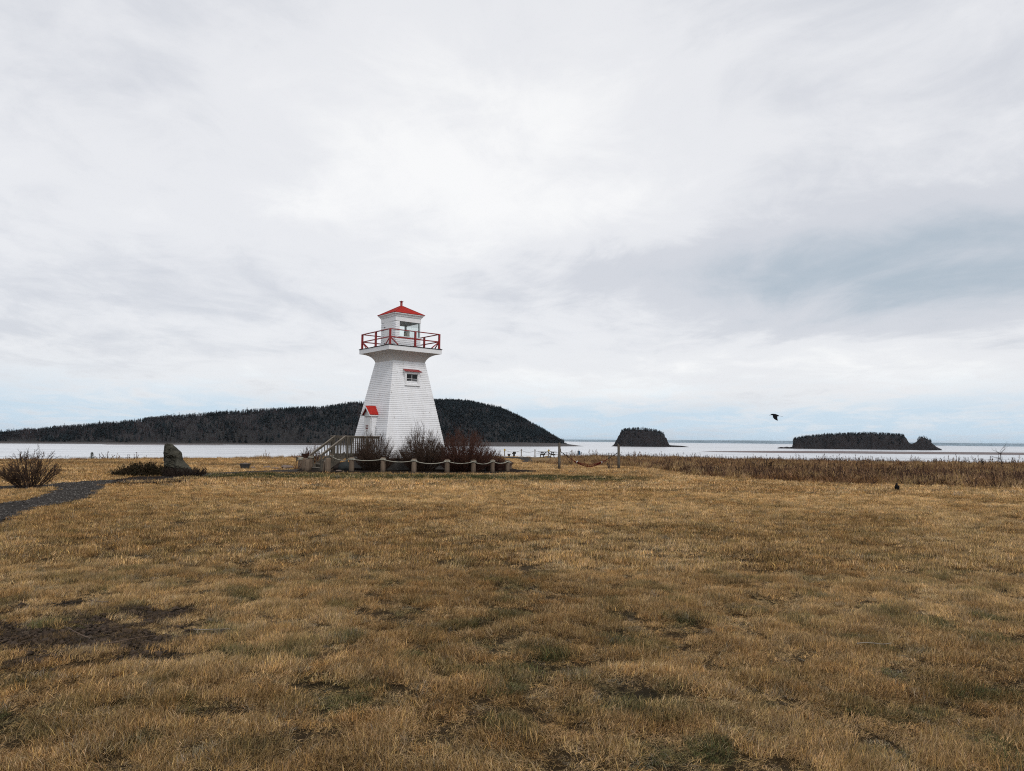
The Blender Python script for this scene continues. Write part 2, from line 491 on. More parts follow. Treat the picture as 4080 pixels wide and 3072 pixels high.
gV = np.stack([X, Y, Z], -1).reshape(-1, 3)
ii = np.arange(NR + 5)[:, None] * NC + np.arange(NC - 1)[None, :]
gQ = np.stack([ii, ii + 1, ii + NC + 1, ii + NC], -1).reshape(-1, 4)
gme = np_mesh('ground', gV, gQ, smooth=True)
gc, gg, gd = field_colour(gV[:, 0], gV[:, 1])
gc = gc * (.13 + .22 * sst(10, 45, gV[:, 1]))[:, None]  # sheet colour darkened, strongest nearby, to paint the shade between tufts
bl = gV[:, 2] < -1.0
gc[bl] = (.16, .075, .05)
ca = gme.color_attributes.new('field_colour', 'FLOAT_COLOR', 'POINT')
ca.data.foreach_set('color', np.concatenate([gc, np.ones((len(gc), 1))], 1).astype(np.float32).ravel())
GM = bpy.data.materials.new('turf_ground'); GM.use_nodes = True
t = NT(GM.node_tree); b = GM.node_tree.nodes['Principled BSDF']
b.inputs['Roughness'].default_value = .95; b.inputs['Specular IOR Level'].default_value = .1
vc = t.n('ShaderNodeAttribute', attribute_name='field_colour').outputs['Color']
ob = t.n('ShaderNodeTexCoord').outputs['Object']
n1 = t.noise(ob, 22, 8, .8, .5); n2 = t.noise(t.n('ShaderNodeMapping', inp={0: ob, 3: (1, 2.2, 1)}).outputs[0], 2.2, 6, .65)
k = t.m('MULTIPLY_ADD', t.m('ADD', t.m('MULTIPLY', n1, .6), t.m('MULTIPLY', n2, .4)), 2.6, -.35, True)
c = t.mix(1.0, vc, t.n('ShaderNodeCombineColor', inp={0: k, 1: k, 2: k}).outputs[0], 'MULTIPLY')
c = t.mix(.35, c, vc)
t.link(c, b.inputs['Base Color'])
t.link(t.n('ShaderNodeBump', inp={'Strength': 1, 'Distance': .04, 'Height': n1}).outputs[0], b.inputs['Normal'])
gme.materials.append(GM)
ground = tag(link_mesh('ground', gme), kind='structure')


def sheet(name, poly, lift, m, step, edge_noise=.0, kind='structure'):
    """a thin sheet lying on the field inside a polygon"""
    x0, y0 = poly.min(0) - .5; x1, y1 = poly.max(0) + .5
    nx = int((x1 - x0) / step) + 2; ny = int((y1 - y0) / step) + 2
    xs = x0 + np.arange(nx) * step; ys = y0 + np.arange(ny) * step
    XX, YY = np.meshgrid(xs, ys)
    jx = (fbm(XX * 2.3, YY * 2.3, 91, 4) - .5) * edge_noise * 2; jy = (fbm(XX * 2.3, YY * 2.3, 97, 4) - .5) * edge_noise * 2
    ins = inside(poly, XX + jx, YY + jy)
    ZZ = zg(XX, YY) + relief(XX, YY) * .45 + lift + .025 * (vnoise(XX * 5, YY * 5, 12) - .5)
    idx = np.arange(nx * ny).reshape(ny, nx)
    cell = ins[:-1, :-1] & ins[1:, :-1] & ins[:-1, 1:] & ins[1:, 1:]
    Q = np.stack([idx[:-1, :-1][cell], idx[:-1, 1:][cell], idx[1:, 1:][cell], idx[1:, :-1][cell]], -1)
    V = np.stack([XX, YY, ZZ], -1).reshape(-1, 3)
    # keep used vertices and give the sheet a skirt into the turf
    used = np.unique(Q); remap = -np.ones(len(V), int); remap[used] = np.arange(len(used))
    me = np_mesh(name, V[used], remap[Q], smooth=True); me.materials.append(m)
    return tag(link_mesh(name, me), kind=kind)


GRAVEL = mat('gravel', (.105, .094, .086), 1.0, .0, (.010, .009, .0085), 14, 1.0, .06, 22)
MULCH = mat('mulch', (.038, .030, .026), 1.0, .0, (.013, .010, .009), 7, 1.0, .04, 22)
sheet('gravel_path', PATH_POLY, .028, GRAVEL, .06, .26)
sheet('gravel_patch', PATH2_POLY, .03, GRAVEL, .25, .4)
sheet('garden_bed', BED_POLY, .035, MULCH, .12, .18)

# sea
WM = bpy.data.materials.new('sea_water'); WM.use_nodes = True
t = NT(WM.node_tree); b = WM.node_tree.nodes['Principled BSDF']
b.inputs['Base Color'].default_value = (.52, .53, .55, 1); b.inputs['IOR'].default_value = 1.33
b.inputs['Specular IOR Level'].default_value = .8
ob = t.n('ShaderNodeTexCoord').outputs['Object']
bandv = t.n('ShaderNodeMapping', inp={0: ob, 3: (.0016, .010, 1)}).outputs[0]
band = t.ss(t.noise(bandv, 1.0, 6, .6, .4), .46, .66)
t.link(t.m('MULTIPLY_ADD', band, .16, .24), b.inputs['Roughness'])
b2 = t.ss(t.noise(t.n('ShaderNodeMapping', inp={0: ob, 3: (.0022, .030, 1)}).outputs[0], 1.0, 7, .68, .3), .47, .66)
t.link(t.mix(b2, (.58, .59, .61), (.22, .235, .26)), b.inputs['Base Color'])  # dark streaks painted in for ripples that reflect less sky
rip = t.noise(t.n('ShaderNodeMapping', inp={0: ob, 3: (.05, .16, 1)}).outputs[0], 1.0, 5, .6)
hgt = t.m('MULTIPLY', rip, t.m('MULTIPLY_ADD', band, .9, .35))
t.link(t.n('ShaderNodeBump', inp={'Strength': 1.0, 'Distance': .30, 'Height': hgt}).outputs[0], b.inputs['Normal'])
sea = mesh_from('water', [(-60000, 40, SEA), (60000, 40, SEA), (60000, 70000, SEA), (-60000, 70000, SEA)], [(0, 1, 2, 3)], WM)
tag(sea, kind='structure')

# ------------------------------------------------------------------ far land
def land_mat(name, c1, c2, scale):
    return mat(name, c1, .95, .1, c2, scale, 1.0, 0, 1)


FORESTFLOOR = land_mat('forest_floor', (.030, .027, .026), (.014, .014, .014), .02)
BEACH = mat('tidal_mud', (.055, .047, .044), .8, .1, (.05, .042, .040), .02, 1.0)
CLIFF = mat('basalt_cliff', (.027, .020, .019), .95, .1, (.010, .010, .011), .035, 1.0)
FARBLUE = mat('far_land', (.24, .29, .33), .95, .1, (.035, .045, .045), .0006, 1.0)  # pale blue base: part of the distance haze is put into the colour
SAND = mat('red_sandbar', (.13, .085, .075), .6, .3, (.07, .05, .048), .01, 1.0)

RIDGE = np.array([(-900, 1736), (-400, 1729), (0, 1719), (113, 1708), (400, 1681), (500, 1672), (700, 1650), (900, 1635), (1000, 1627), (1107, 1623), (1291, 1614), (1402, 1600), (1500, 1595), (1620, 1592), (1732, 1589), (1817, 1591), (1895, 1597), (1939, 1608), (1993, 1618), (2036, 1637), (2080, 1659), (2123, 1684), (2161, 1703), (2215, 1739), (2243, 1762), (2262, 1764)], float)
WATER_PX = np.array([(-900, 1758), (0, 1767), (700, 1770), (1100, 1773), (1600, 1776), (1980, 1779), (2200, 1779.5), (2325, 1778.3)], float)
FOOT_PX = np.array([(-900, 1751), (0, 1759), (700, 1764), (1100, 1766), (1600, 1764), (1850, 1762), (2100, 1763), (2243, 1767), (2290, 1773), (2325, 1778)], float)
TREE_H = 10.5


def build_hill():
    pxs = np.concatenate([np.linspace(-900, 1900, 150), np.linspace(1905, 2325, 60)])
    nrow = 34
    V = np.zeros((nrow, len(pxs), 3)); foot_row = 5; ridge_row = 24
    for j, px in enumerate(pxs):
        W = at(px, np.interp(px, WATER_PX[:, 0], WATER_PX[:, 1]), SEA)
        d0 = W[1]
        beachlen = 60 + 330 * float(sst(1500, 2000, px)) * float(sst(2330, 2250, px))
        Fp = at_depth(px, np.interp(px, FOOT_PX[:, 0], FOOT_PX[:, 1]), d0 + beachlen)
        if Fp[2] < SEA + .3: Fp[2] = SEA + .3
        dr = d0 + beachlen + 60 + 300 * float(sst(2262, 1850, px))
        ry = np.interp(px, RIDGE[:, 0], RIDGE[:, 1])
        Rp = at_depth(px, ry, dr); Rp[2] -= TREE_H * float(sst(2262, 2200, px)) * .95
        if px > 2255: Rp[2] = min(Rp[2], Fp[2] + 1) - 6 * (px - 2255) / 70
        Rp[2] = max(Rp[2], SEA - 2)
        sl = np.array([W[0] / W[1], 1, 0])
        for r in range(nrow):
            if r <= foot_row:
                q = r / foot_row; y = d0 - 3 + q * (Fp[1] - d0 + 3); z = SEA - .25 + (Fp[2] - SEA + .25) * (q ** .9)
                nz = .5 * (vnoise(px * .03, r * 2.0, 3) - .5) * (0 < r)
            elif r <= ridge_row:
                q = (r - foot_row) / (ridge_row - foot_row); y = Fp[1] + q * (Rp[1] - Fp[1])
                prof = .16 * min(1, q * 8) + .84 * (1 - (1 - q) ** 1.55) if Rp[2] - Fp[2] > 12 else q
                prof = min(prof, 1)
                z = Fp[2] + (Rp[2] - Fp[2]) * prof
                nz = (fbm(px * .013, y * .006, 33, 4) - .5) * min(34, max(0, Rp[2] - Fp[2]) * .5) * math.sin(math.pi * min(q, 1))
            else:
                q = (r - ridge_row) / (nrow - 1 - ridge_row); y = Rp[1] + q * 420
                z = Rp[2] - (Rp[2] - SEA + 6) * q ** 1.4; nz = 0
            V[r, j] = (sl[0] * y, y, z + nz)
    n = len(pxs)
    ii = np.arange(nrow - 1)[:, None] * n + np.arange(n - 1)[None, :]
    Q = np.stack([ii, ii + 1, ii + n + 1, ii + n], -1)
    me = np_mesh('hill', V.reshape(-1, 3), Q.reshape(-1, 4), smooth=True)
    me.materials.append(FORESTFLOOR); me.materials.append(BEACH)
    mi = np.zeros((nrow - 1, n - 1), np.int32); mi[:foot_row] = 1
    me.polygons.foreach_set('material_index', mi.ravel())
    tag(link_mesh('hill', me), kind='structure')
    # scatter tree points over the slope
    N = 34000
    A = V[foot_row:ridge_row + 5]
    r = RNG.random(N * 2) * (A.shape[0] - 1.001); cidx = RNG.random(N * 2) * (n - 1.001)
    wgt = np.linalg.norm(V[foot_row + 3, 1:, :] - V[foot_row + 3, :-1, :], axis=1)
    keep = RNG.random(N * 2) < (wgt / wgt.max())[cidx.astype(int)]
    r = r[keep][:N]; cidx = cidx[keep][:N]
    i0 = r.astype(int); j0 = cidx.astype(int); fr = (r - i0)[:, None]; fc = (cidx - j0)[:, None]
    P = (A[i0, j0] * (1 - fc) + A[i0, j0 + 1] * fc) * (1 - fr) + (A[i0 + 1, j0] * (1 - fc) + A[i0 + 1, j0 + 1] * fc) * fr
    px = np.interp(cidx, np.arange(n), pxs)
    ok = (px < 2246) & (P[:, 2] > SEA + 3)
    return P[ok], px[ok]


HILL_PTS, HILL_PX = build_hill()


def build_island(name, prof, wy, depth, seed, m):
    """prof: skyline of bare ground in photo pixels; wy: water line; rises in cliffs from the sea"""
    prof = np.array(prof, float)
    pxs = np.unique(np.concatenate([np.linspace(prof[0, 0], prof[-1, 0], 110), prof[:, 0]]))
    D = at((prof[0, 0] + prof[-1, 0]) / 2, wy, SEA)[1]
    nrow = 26; V = np.zeros((nrow, len(pxs), 3)); TOP = []
    c = (pxs[0] + pxs[-1]) / 2; hwid = (pxs[-1] - pxs[0]) / 2
    for j, px in enumerate(pxs):
        ell = math.sqrt(max(0.02, 1 - ((px - c) / hwid) ** 2)); half = depth / 2 * (.55 + .45 * ell)
        y = np.interp(px, prof[:, 0], prof[:, 1])
        for r in range(nrow):
            q = r / (nrow - 1) * 2 - 1
            yy = D + depth / 2 + q * half
            zt = at_depth(px, y, D + depth / 2)[2]
            s = 1 - abs(q)
            pr = (float(sst(0, .34, s)) * .86 + .14 * float(sst(.2, 1, s))) if zt - SEA > 6 else float(sst(0, .6, s))
            nz = (fbm(px * .09 + 5, r * .55, seed, 4) - .5) * .95 * (zt - SEA) * (pr * (1 - pr) * 3.2)
            yy += (fbm(px * .05, r * .5, seed + 9, 3) - .5) * 26 * (1 - pr)
            V[r, j] = ((px - CX) / F * yy * 1.0, yy, SEA - 1.2 + (zt - SEA + 1.2) * pr + nz)
    # columns follow the line of sight at the middle of the island
    for j, px in enumerate(pxs):
        xm = at_depth(px, 1780, D + depth / 2); V[:, j, 0] = xm[0] * V[:, j, 1] / xm[1]
    n = len(pxs); ii = np.arange(nrow - 1)[:, None] * n + np.arange(n - 1)[None, :]
    Q = np.stack([ii, ii + 1, ii + n + 1, ii + n], -1).reshape(-1, 4)
    me = np_mesh(name, V.reshape(-1, 3), Q, smooth=False); me.materials.append(m)
    o = link_mesh(name, me); tag(o, kind='structure')
    return V, pxs


I1 = [(2436, 1778), (2444, 1773), (2450, 1765), (2453, 1757), (2459, 1748), (2463, 1738), (2469, 1731), (2471, 1723), (2478, 1719), (2492, 1715), (2530, 1712), (2570, 1713), (2605, 1718), (2628, 1724), (2642, 1732), (2650, 1741), (2657, 1747), (2660, 1758), (2664, 1766), (2668, 1773), (2680, 1774.5), (2715, 1776), (2735, 1779), (2745, 1781)]
I2 = [(3098, 1784), (3112, 1780.5), (3122, 1782), (3135, 1779.5), (3145, 1782), (3156, 1780), (3159, 1768), (3160, 1757), (3166, 1750), (3200, 1744), (3240, 1739), (3300, 1734), (3381, 1730), (3464, 1728), (3540, 1732), (3586, 1735), (3603, 1738), (3612, 1745), (3618, 1757), (3624, 1765), (3634, 1768), (3645, 1764), (3654, 1758), (3659, 1751), (3665, 1746), (3676, 1743.5), (3688, 1745), (3698, 1750), (3708, 1757), (3714, 1766), (3722, 1772), (3728, 1778), (3740, 1785), (3752, 1790)]
V1, P1 = build_island('island', I1, 1780.5, 170, 101, CLIFF)
V2, P2 = build_island('island', I2, 1791, 190, 131, CLIFF)

# far shore across the bay
fV = []; fF = []
fx = np.linspace(1500, 4900, 120)
for j, px in enumerate(fx):
    hz = 4.5 + 5.5 * sst(1900, 3000, px) + 3 * (fbm(px * .004, px * 0, 17, 4) - .5)
    base = at_depth(px, 1700, 55000); hh = SEA + 30 + hz * 55000 / F
    sl = base[0] / base[1]
    for y, z in ((54500, SEA - 2), (54800, SEA + 25), (56500, hh), (61000, SEA - 5)): fV.append((sl * y, y, z))
for j in range(len(fx) - 1):
    for k in range(3): a = 4 * j + k; fF.append((a, a + 4, a + 5, a + 1))
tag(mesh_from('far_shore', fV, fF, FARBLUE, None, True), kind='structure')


def bar(name, top, m):
    """a low bar of wet sand: polygon in photo pixels on the sea level"""
    pts = [at(px, py, SEA + .12) for px, py in top]
    cxy = np.mean(pts, 0)
    V = [tuple(p) for p in pts] + [tuple(cxy + (p - cxy) * np.array([.93, .8, 1]) + [0, 0, .5]) for p in pts]
    n = len(pts); Fc = [(i, (i + 1) % n, n + (i + 1) % n, n + i) for i in range(n)] + [tuple(range(n, 2 * n))]
    V = [(x, y, z - .3 if i < n else z) for i, (x, y, z) in enumerate(V)]
    o = mesh_from(name, V, Fc, m); return tag(o, kind='structure')


bar('sandbar', [(2770, 1799.3), (2900, 1797.5), (3060, 1796.4), (3300, 1797.3), (3650, 1799.5), (4080, 1803), (4600, 1808), (5200, 1814), (5200, 1823), (4600, 1817), (4080, 1813), (3650, 1809.5), (3300, 1806.5), (3060, 1804.5), (2900, 1801.8)], SAND)
bar('mudflat', [(400, 1770.8), (600, 1770), (760, 1772), (900, 1772.6), (900, 1773.4), (760, 1773.2), (600, 1771.6), (400, 1771.6)], SAND)


# ------------------------------------------------------------------ instancing helper
def tuft_collection(name, objs):
    c = bpy.data.collections.new(name)
    for o in objs: c.objects.link(o)
    return c


def scatter(name, P, rot, scl, colr, idx, coll, kind='stuff'):
    """one object that carries many small instances at given points"""
    me = bpy.data.meshes.new(name); me.vertices.add(len(P)); me.vertices.foreach_set('co', np.asarray(P, np.float32).ravel())
    a = me.attributes.new('rot', 'FLOAT_VECTOR', 'POINT'); a.data.foreach_set('vector', np.asarray(rot, np.float32).ravel())
    a = me.attributes.new('scl', 'FLOAT_VECTOR', 'POINT'); a.data.foreach_set('vector', np.asarray(scl, np.float32).ravel())
    a = me.attributes.new('tuft_colour', 'FLOAT_COLOR', 'POINT'); a.data.foreach_set('color', np.concatenate([colr, np.ones((len(colr), 1))], 1).astype(np.float32).ravel())
    a = me.attributes.new('variant', 'INT', 'POINT'); a.data.foreach_set('value', np.asarray(idx, np.int32))
    o = link_mesh(name, me); tag(o, kind=kind)
    ng = bpy.data.node_groups.new(name, 'GeometryNodeTree')
    ng.interface.new_socket('Geometry', in_out='INPUT', socket_type='NodeSocketGeometry')
    ng.interface.new_socket('Geometry', in_out='OUTPUT', socket_type='NodeSocketGeometry')
    gi = ng.nodes.new('NodeGroupInput'); go = ng.nodes.new('NodeGroupOutput')
    ci = ng.nodes.new('GeometryNodeCollectionInfo'); ci.inputs['Collection'].default_value = coll
    ci.inputs['Separate Children'].default_value = True; ci.inputs['Reset Children'].default_value = True
    iop = ng.nodes.new('GeometryNodeInstanceOnPoints'); iop.inputs['Pick Instance'].default_value = True
    def na(nm, ty):
        nd = ng.nodes.new('GeometryNodeInputNamedAttribute'); nd.data_type = ty; nd.inputs[0].default_value = nm
        return [s for s in nd.outputs if s.enabled and s.name == 'Attribute'][0]
    L = ng.links.new
    L(gi.outputs[0], iop.inputs['Points']); L(ci.outputs[0], iop.inputs['Instance'])
    L(na('variant', 'INT'), iop.inputs['Instance Index'])
    e2r = ng.nodes.new('FunctionNodeEulerToRotation'); L(na('rot', 'FLOAT_VECTOR'), e2r.inputs[0]); L(e2r.outputs[0], iop.inputs['Rotation'])
    L(na('scl', 'FLOAT_VECTOR'), iop.inputs['Scale']); L(iop.outputs[0], go.inputs[0])
    md = o.modifiers.new('scatter', 'NODES'); md.node_group = ng
    return o


def inst_mat(name, rough=.9, trans=.0, vlo=.55, vhi=1.35, tint=(1, 1, 1)):
    """takes its colour from each instance and its light-dark variation from each blade"""
    m = bpy.data.materials.new(name); m.use_nodes = True; t = NT(m.node_tree); b = m.node_tree.nodes['Principled BSDF']
    b.inputs['Roughness'].default_value = rough; b.inputs['Specular IOR Level'].default_value = .15
    ic = t.n('ShaderNodeAttribute', attribute_name='tuft_colour', attribute_type='INSTANCER').outputs['Color']
    bv = t.n('ShaderNodeAttribute', attribute_name='blade').outputs['Color']
    s = t.n('ShaderNodeSeparateColor', inp={0: bv}).outputs
    k = t.m('MULTIPLY_ADD', s[0], vhi - vlo, vlo)
    c = t.mix(1.0, ic, t.n('ShaderNodeCombineColor', inp={0: k, 1: k, 2: t.m('MULTIPLY', k, t.m('MULTIPLY_ADD', s[1], .5, .75))}).outputs[0], 'MULTIPLY')
    t.link(c, b.inputs['Base Color'])
    return m


GRASSMAT = inst_mat('dry_grass', .85, 0, .34, 1.5)
WEEDMAT = inst_mat('dry_weed', .9)


def make_tuft(name, nb, radius, lmin, lmax, width, lean0, lean1, seed, m, segs=2, curl=.5, upright=False):
    """a tuft of bent blades leaning towards +X"""
    r = np.random.default_rng(seed); V = []; T = []; Q = []; C = []
    n0 = 0
    for i in range(nb):
        a = r.random() * 2 * math.pi; rr = radius * math.sqrt(r.random())
        p = np.array([rr * math.cos(a), rr * math.sin(a), -.012])
        L = lmin + (lmax - lmin) * r.random(); ln = lean0 + (lean1 - lean0) * r.random()
        hd = r.normal(0, 1.1) if not upright else r.random() * 6.283
        dirv = np.array([math.cos(hd), math.sin(hd), 0]); side = np.array([-math.sin(hd + r.normal(0, .6)), math.cos(hd), 0]) * width * (.6 + .8 * r.random()) / 2
        pts = [p]; ang = ln * .5
        for s in range(segs):
            step = L / segs; ang2 = ang + (ln * (.55 + curl * s))
            ang2 = min(ang2, 1.75)
            pts.append(pts[-1] + step * (dirv * math.sin(ang2) + np.array([0, 0, 1]) * math.cos(ang2)))
        v = (r.random(), r.random())
        for s, q in enumerate(pts[:-1]):
            k = 1 - .35 * s / segs
            V += [q - side * k, q + side * k]; C += [v, v]
        V.append(pts[-1]); C.append(v)
        for s in range(segs - 1):
            o = n0 + 2 * s; Q.append((o, o + 1, o + 3, o + 2))
        o = n0 + 2 * (segs - 1); T.append((o, o + 1, o + 2))
        n0 = len(V)
    me = np_mesh(name, np.array(V), np.array(Q) if Q else None, np.array(T)); me.materials.append(m)
    ca = me.color_attributes.new('blade', 'FLOAT_COLOR', 'POINT')
    cc = np.array([(a, b_, 0, 1) for a, b_ in C], np.float32); ca.data.foreach_set('color', cc.ravel())
    return bpy.data.objects.new(name, me)


def wedge_points(y0, y1, dens, tmax=.80, pad=1.2):
    """random points in the part of the field the camera can see, plus a margin"""
    area = ((tmax * y1 + pad) + (tmax * y0 + pad)) * (y1 - y0)
    n = int(area * dens)
    u = RNG.random(n * 2); y = y0 + (y1 - y0) * RNG.random(n * 2); x = (u * 2 - 1) * (tmax * y1 + pad)
    k = np.abs(x) < tmax * y + pad
    return x[k], y[k]


def on_turf(x, y):
    t_ = x / np.maximum(y, .1)
    ok = (y < edge_y(t_) - .15)
    jx = (fbm(x * 2.3, y * 2.3, 91, 4) - .5) * .44; jy = (fbm(x * 2.3, y * 2.3, 97, 4) - .5) * .44
    for poly in (PATH_POLY, PATH2_POLY, BED_POLY): ok &= ~inside(poly, x + jx, y + jy)
    return ok


near_t = [make_tuft('tuft', 150, .09, .022, .060, .0020, .25, 1.3, 100 + i, GRASSMAT) for i in range(7)]
mid_t = [make_tuft('tuft', 110, .12, .025, .065, .0042, .25, 1.2, 200 + i, GRASSMAT) for i in range(5)]
far_t = [make_tuft('tuft', 90, .22, .03, .075, .009, .25, 1.1, 300 + i, GRASSMAT) for i in range(5)]
C_NEAR, C_MID, C_FAR = tuft_collection('near_tufts', near_t), tuft_collection('mid_tufts', mid_t), tuft_collection('far_tufts', far_t)


def lay_grass(name, y0, y1, dens, coll, nvar, zs=1.0):
    x, y = wedge_points(y0, y1, dens)
    k = on_turf(x, y); k &= ~((y > meadow_front(x / y) + 1.0)); x, y = x[k], y[k]
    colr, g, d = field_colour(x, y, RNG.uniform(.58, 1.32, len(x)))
    tus = vnoise(x * 4.2, y * 5.0, 3) * .55 + vnoise(x * 9.1, y * 10.7, 4) * .45
    keep = RNG.random(len(x)) > np.maximum(d * .74, .72 * sst(.46, .32, tus) * sst(70, 30, y)); x, y, colr, g, d = x[keep], y[keep], colr[keep], g[keep], d[keep]
    colr = colr + (np.array([.30, .27, .20]) * .7 - colr) * (RNG.random(len(x)) < .06)[:, None] * .7
    heading = 2.2 * (fbm(x * .5, y * .5, 77, 3) - .5) * 2 + (-.2) + RNG.normal(0, .8, len(x))
    tus = vnoise(x * 4.2, y * 5.0, 3) * .55 + vnoise(x * 9.1, y * 10.7, 4) * .45
    s = (.38 + 1.05 * sst(.38, .64, tus)) * RNG.uniform(.75, 1.25, len(x)) * (1 - .35 * d)
    z = zg(x, y) + relief(x, y)
    rot = np.stack([RNG.normal(0, .12, len(x)), RNG.normal(0, .12, len(x)), heading], -1)
    scl = np.stack([.75 + .35 * s, .75 + .35 * s, s * zs], -1)
    return scatter(name, np.stack([x, y, z], -1), rot, scl, colr, RNG.integers(0, nvar, len(x)), coll)


lay_grass('grass', 2.6, 9.5, 380, C_NEAR, 7)
lay_grass('grass', 9.5, 24, 120, C_MID, 5, 1.25)
lay_grass('grass', 24, 88, 26.0, C_FAR, 5, 1.3)

# clods of earth and flattened straw on the muddy patch
def clod(seed):
    bm = bmesh.new(); bmesh.ops.create_icosphere(bm, subdivisions=1, radius=1); r = np.random.default_rng(seed)
    for v in bm.verts: v.co = Vector(np.array(v.co) * np.array([1, .8, .55]) * r.uniform(.6, 1.2))
    me = bpy.data.meshes.new('clod'); bm.to_mesh(me); bm.free(); me.materials.append(GRASSMAT)
    ca = me.color_attributes.new('blade', 'FLOAT_COLOR', 'POINT'); ca.data.foreach_set('color', np.full((len(me.vertices), 4), .5, np.float32).ravel())
    return bpy.data.objects.new('clod', me)


C_CLOD = tuft_collection('clods', [clod(900 + i) for i in range(5)])
cx_ = DIRT_C[0] + RNG.normal(0, 1.3, 9000); cy_ = DIRT_C[1] + RNG.normal(0, .8, 9000)
_, cd_ = fields(cx_, cy_)[:2]; kk_ = RNG.random(9000) < cd_ * .9; cx_, cy_ = cx_[kk_], cy_[kk_]; n_ = len(cx_)
cs_ = RNG.uniform(.006, .026, n_) * (1 + (RNG.random(n_) < .06) * 1.0)
scatter('earth_clods', np.stack([cx_, cy_, zg(cx_, cy_) + relief(cx_, cy_) + .004], -1), RNG.random((n_, 3)) * np.array([.5, .5, 6.28]), np.stack([cs_] * 3, -1), EARTH[None] * RNG.uniform(.5, 1.7, n_)[:, None], RNG.integers(0, 5, n_), C_CLOD)

# loose stones on the gravel
px_, py_ = wedge_points(14, 34, 60, .80, 1); kk_ = inside(PATH_POLY, px_, py_); px_, py_ = px_[kk_], py_[kk_]; n_ = len(px_)
ps_ = RNG.uniform(.008, .030, n_); tone_ = RNG.uniform(.5, 1, n_)[:, None] ** 3
scatter('loose_gravel', np.stack([px_, py_, zg(px_, py_) + relief(px_, py_) * .45 + .034], -1), RNG.random((n_, 3)) * np.array([.6, .6, 6.28]), np.stack([ps_] * 3, -1), np.array([.17, .155, .14])[None] * tone_ + .014, RNG.integers(0, 5, n_), C_CLOD)

# tall dry meadow on the right and the fringe along the shore
tall_t = [make_tuft('tuft', 46, .22, .22, .52, .010, .12, .75, 400 + i, GRASSMAT, 3, .35) for i in range(5)]
C_TALL = tuft_collection('tall_tufts', tall_t)


def meadow():
    x, y = wedge_points(18, 92, 9.0, .80, 2); t_ = x / y
    k = on_turf(x, y)
    infield = y > meadow_front(t_) + .5 * (fbm(x * .8, y * .8, 15, 3) - .5) * 3
    fringe = (y > edge_y(t_) - 1.5 - 2.2 * fbm(x * .3, y * .3, 16, 2)) & (t_ < .02)
    k &= ~((t_ < .066) & (t_ > -.035) & (y > 56))
    k &= (infield | (fringe & (RNG.random(len(x)) < .8))); x, y = x[k], y[k]; t_ = x / y
    inm = y > meadow_front(t_)
    s = RNG.uniform(.45, 1.1, len(x)) * (.30 + 1.25 * fbm(x * .45, y * .45, 18, 4))
    s = np.where(inm, s, s * .62)
    tone = sst(.35, .68, fbm(x * .5, y * .9, 19, 4))[:, None]
    c = np.array([.23, .125, .060]) * (1 - tone) + np.array([.38, .255, .125]) * tone
    c = c * RNG.uniform(.7, 1.25, len(x))[:, None]
    z = zg(x, y) + relief(x, y)
    rot = np.stack([RNG.normal(0, .1, len(x)), RNG.normal(0, .1, len(x)), RNG.random(len(x)) * 6.28], -1)
    scatter('meadow_grass', np.stack([x, y, z], -1), rot, np.stack([s * 1.2, s * 1.2, s], -1), c, RNG.integers(0, 5, len(x)), C_TALL)


meadow()


# ------------------------------------------------------------------ bare stems
def stem_poly(p0, d0, L, nseg, r0, wig, rng, rise=.0):
    pts = [np.array(p0, float)]; d = np.array(d0, float); d /= np.linalg.norm(d)
    for i in range(nseg):
        d = d + rng.normal(0, wig, 3) + np.array([0, 0, rise]); d /= np.linalg.norm(d)
        pts.append(pts[-1] + d * L / nseg)
    return np.array(pts), r0 * np.linspace(1, .45, nseg + 1)


def shrub_soups(rng, height, spread, nstem, tw=5, r0=.010, foot=.25, wig=.07, maxlean=.9, sub=3):
    """bare shrub: fan of stems from a foot, each with side twigs and tips"""
    A, B = Soup(), Soup()
    for i in range(nstem):
        a = rng.random() * 2 * math.pi; q = math.sqrt(rng.random()); lean = q * maxlean
        p0 = np.array([math.cos(a) * foot * q, math.sin(a) * foot * q, -.03])
        d = np.array([math.cos(a) * math.sin(lean), math.sin(a) * math.sin(lean), math.cos(lean)])
        # length so that the crown is a dome
        L = 1 / math.sqrt((math.sin(lean) / spread) ** 2 + (math.cos(lean) / height) ** 2) * rng.uniform(.84, 1.02)
        pts, rad = stem_poly(p0, d, L, 6, r0 * rng.uniform(.7, 1.3), wig, rng, .03)
        A.tube(pts, rad, 4)
        for j in range(tw):
            f = rng.uniform(.25, .95); k = int(f * 6); base = pts[k] + (pts[min(k + 1, 6)] - pts[k]) * (f * 6 - k)
            dd = (pts[min(k + 1, 6)] - pts[k]); dd = dd / np.linalg.norm(dd) + rng.normal(0, .30, 3); dd[2] += .22
            p2, r2 = stem_poly(base, dd, L * rng.uniform(.10, .26) * (1.15 - .5 * f), 3, r0 * .62, .12, rng, .05)
            B.tube(p2, r2, 3)
            for s_ in range(sub):
                kk = rng.integers(1, 4); d3 = (p2[kk] - p2[kk - 1]); d3 = d3 / np.linalg.norm(d3) + rng.normal(0, .32, 3)
                p3, r3 = stem_poly(p2[kk], d3, L * rng.uniform(.05, .13), 2, r0 * .48, .1, rng)
                B.tube(p3, r3, 3)
    return A, B


def shrub(label, cat, loc, height, spread, nstem, m, seed, name='bare_shrub', group=None, **kw):
    rng = np.random.default_rng(seed)
    A, B = shrub_soups(rng, height, spread, nstem, **kw)
    t_ = thing(name, label, cat, loc, 0, group)
    A.build('stems', m, t_); B.build('twigs', m, t_)
    return t_


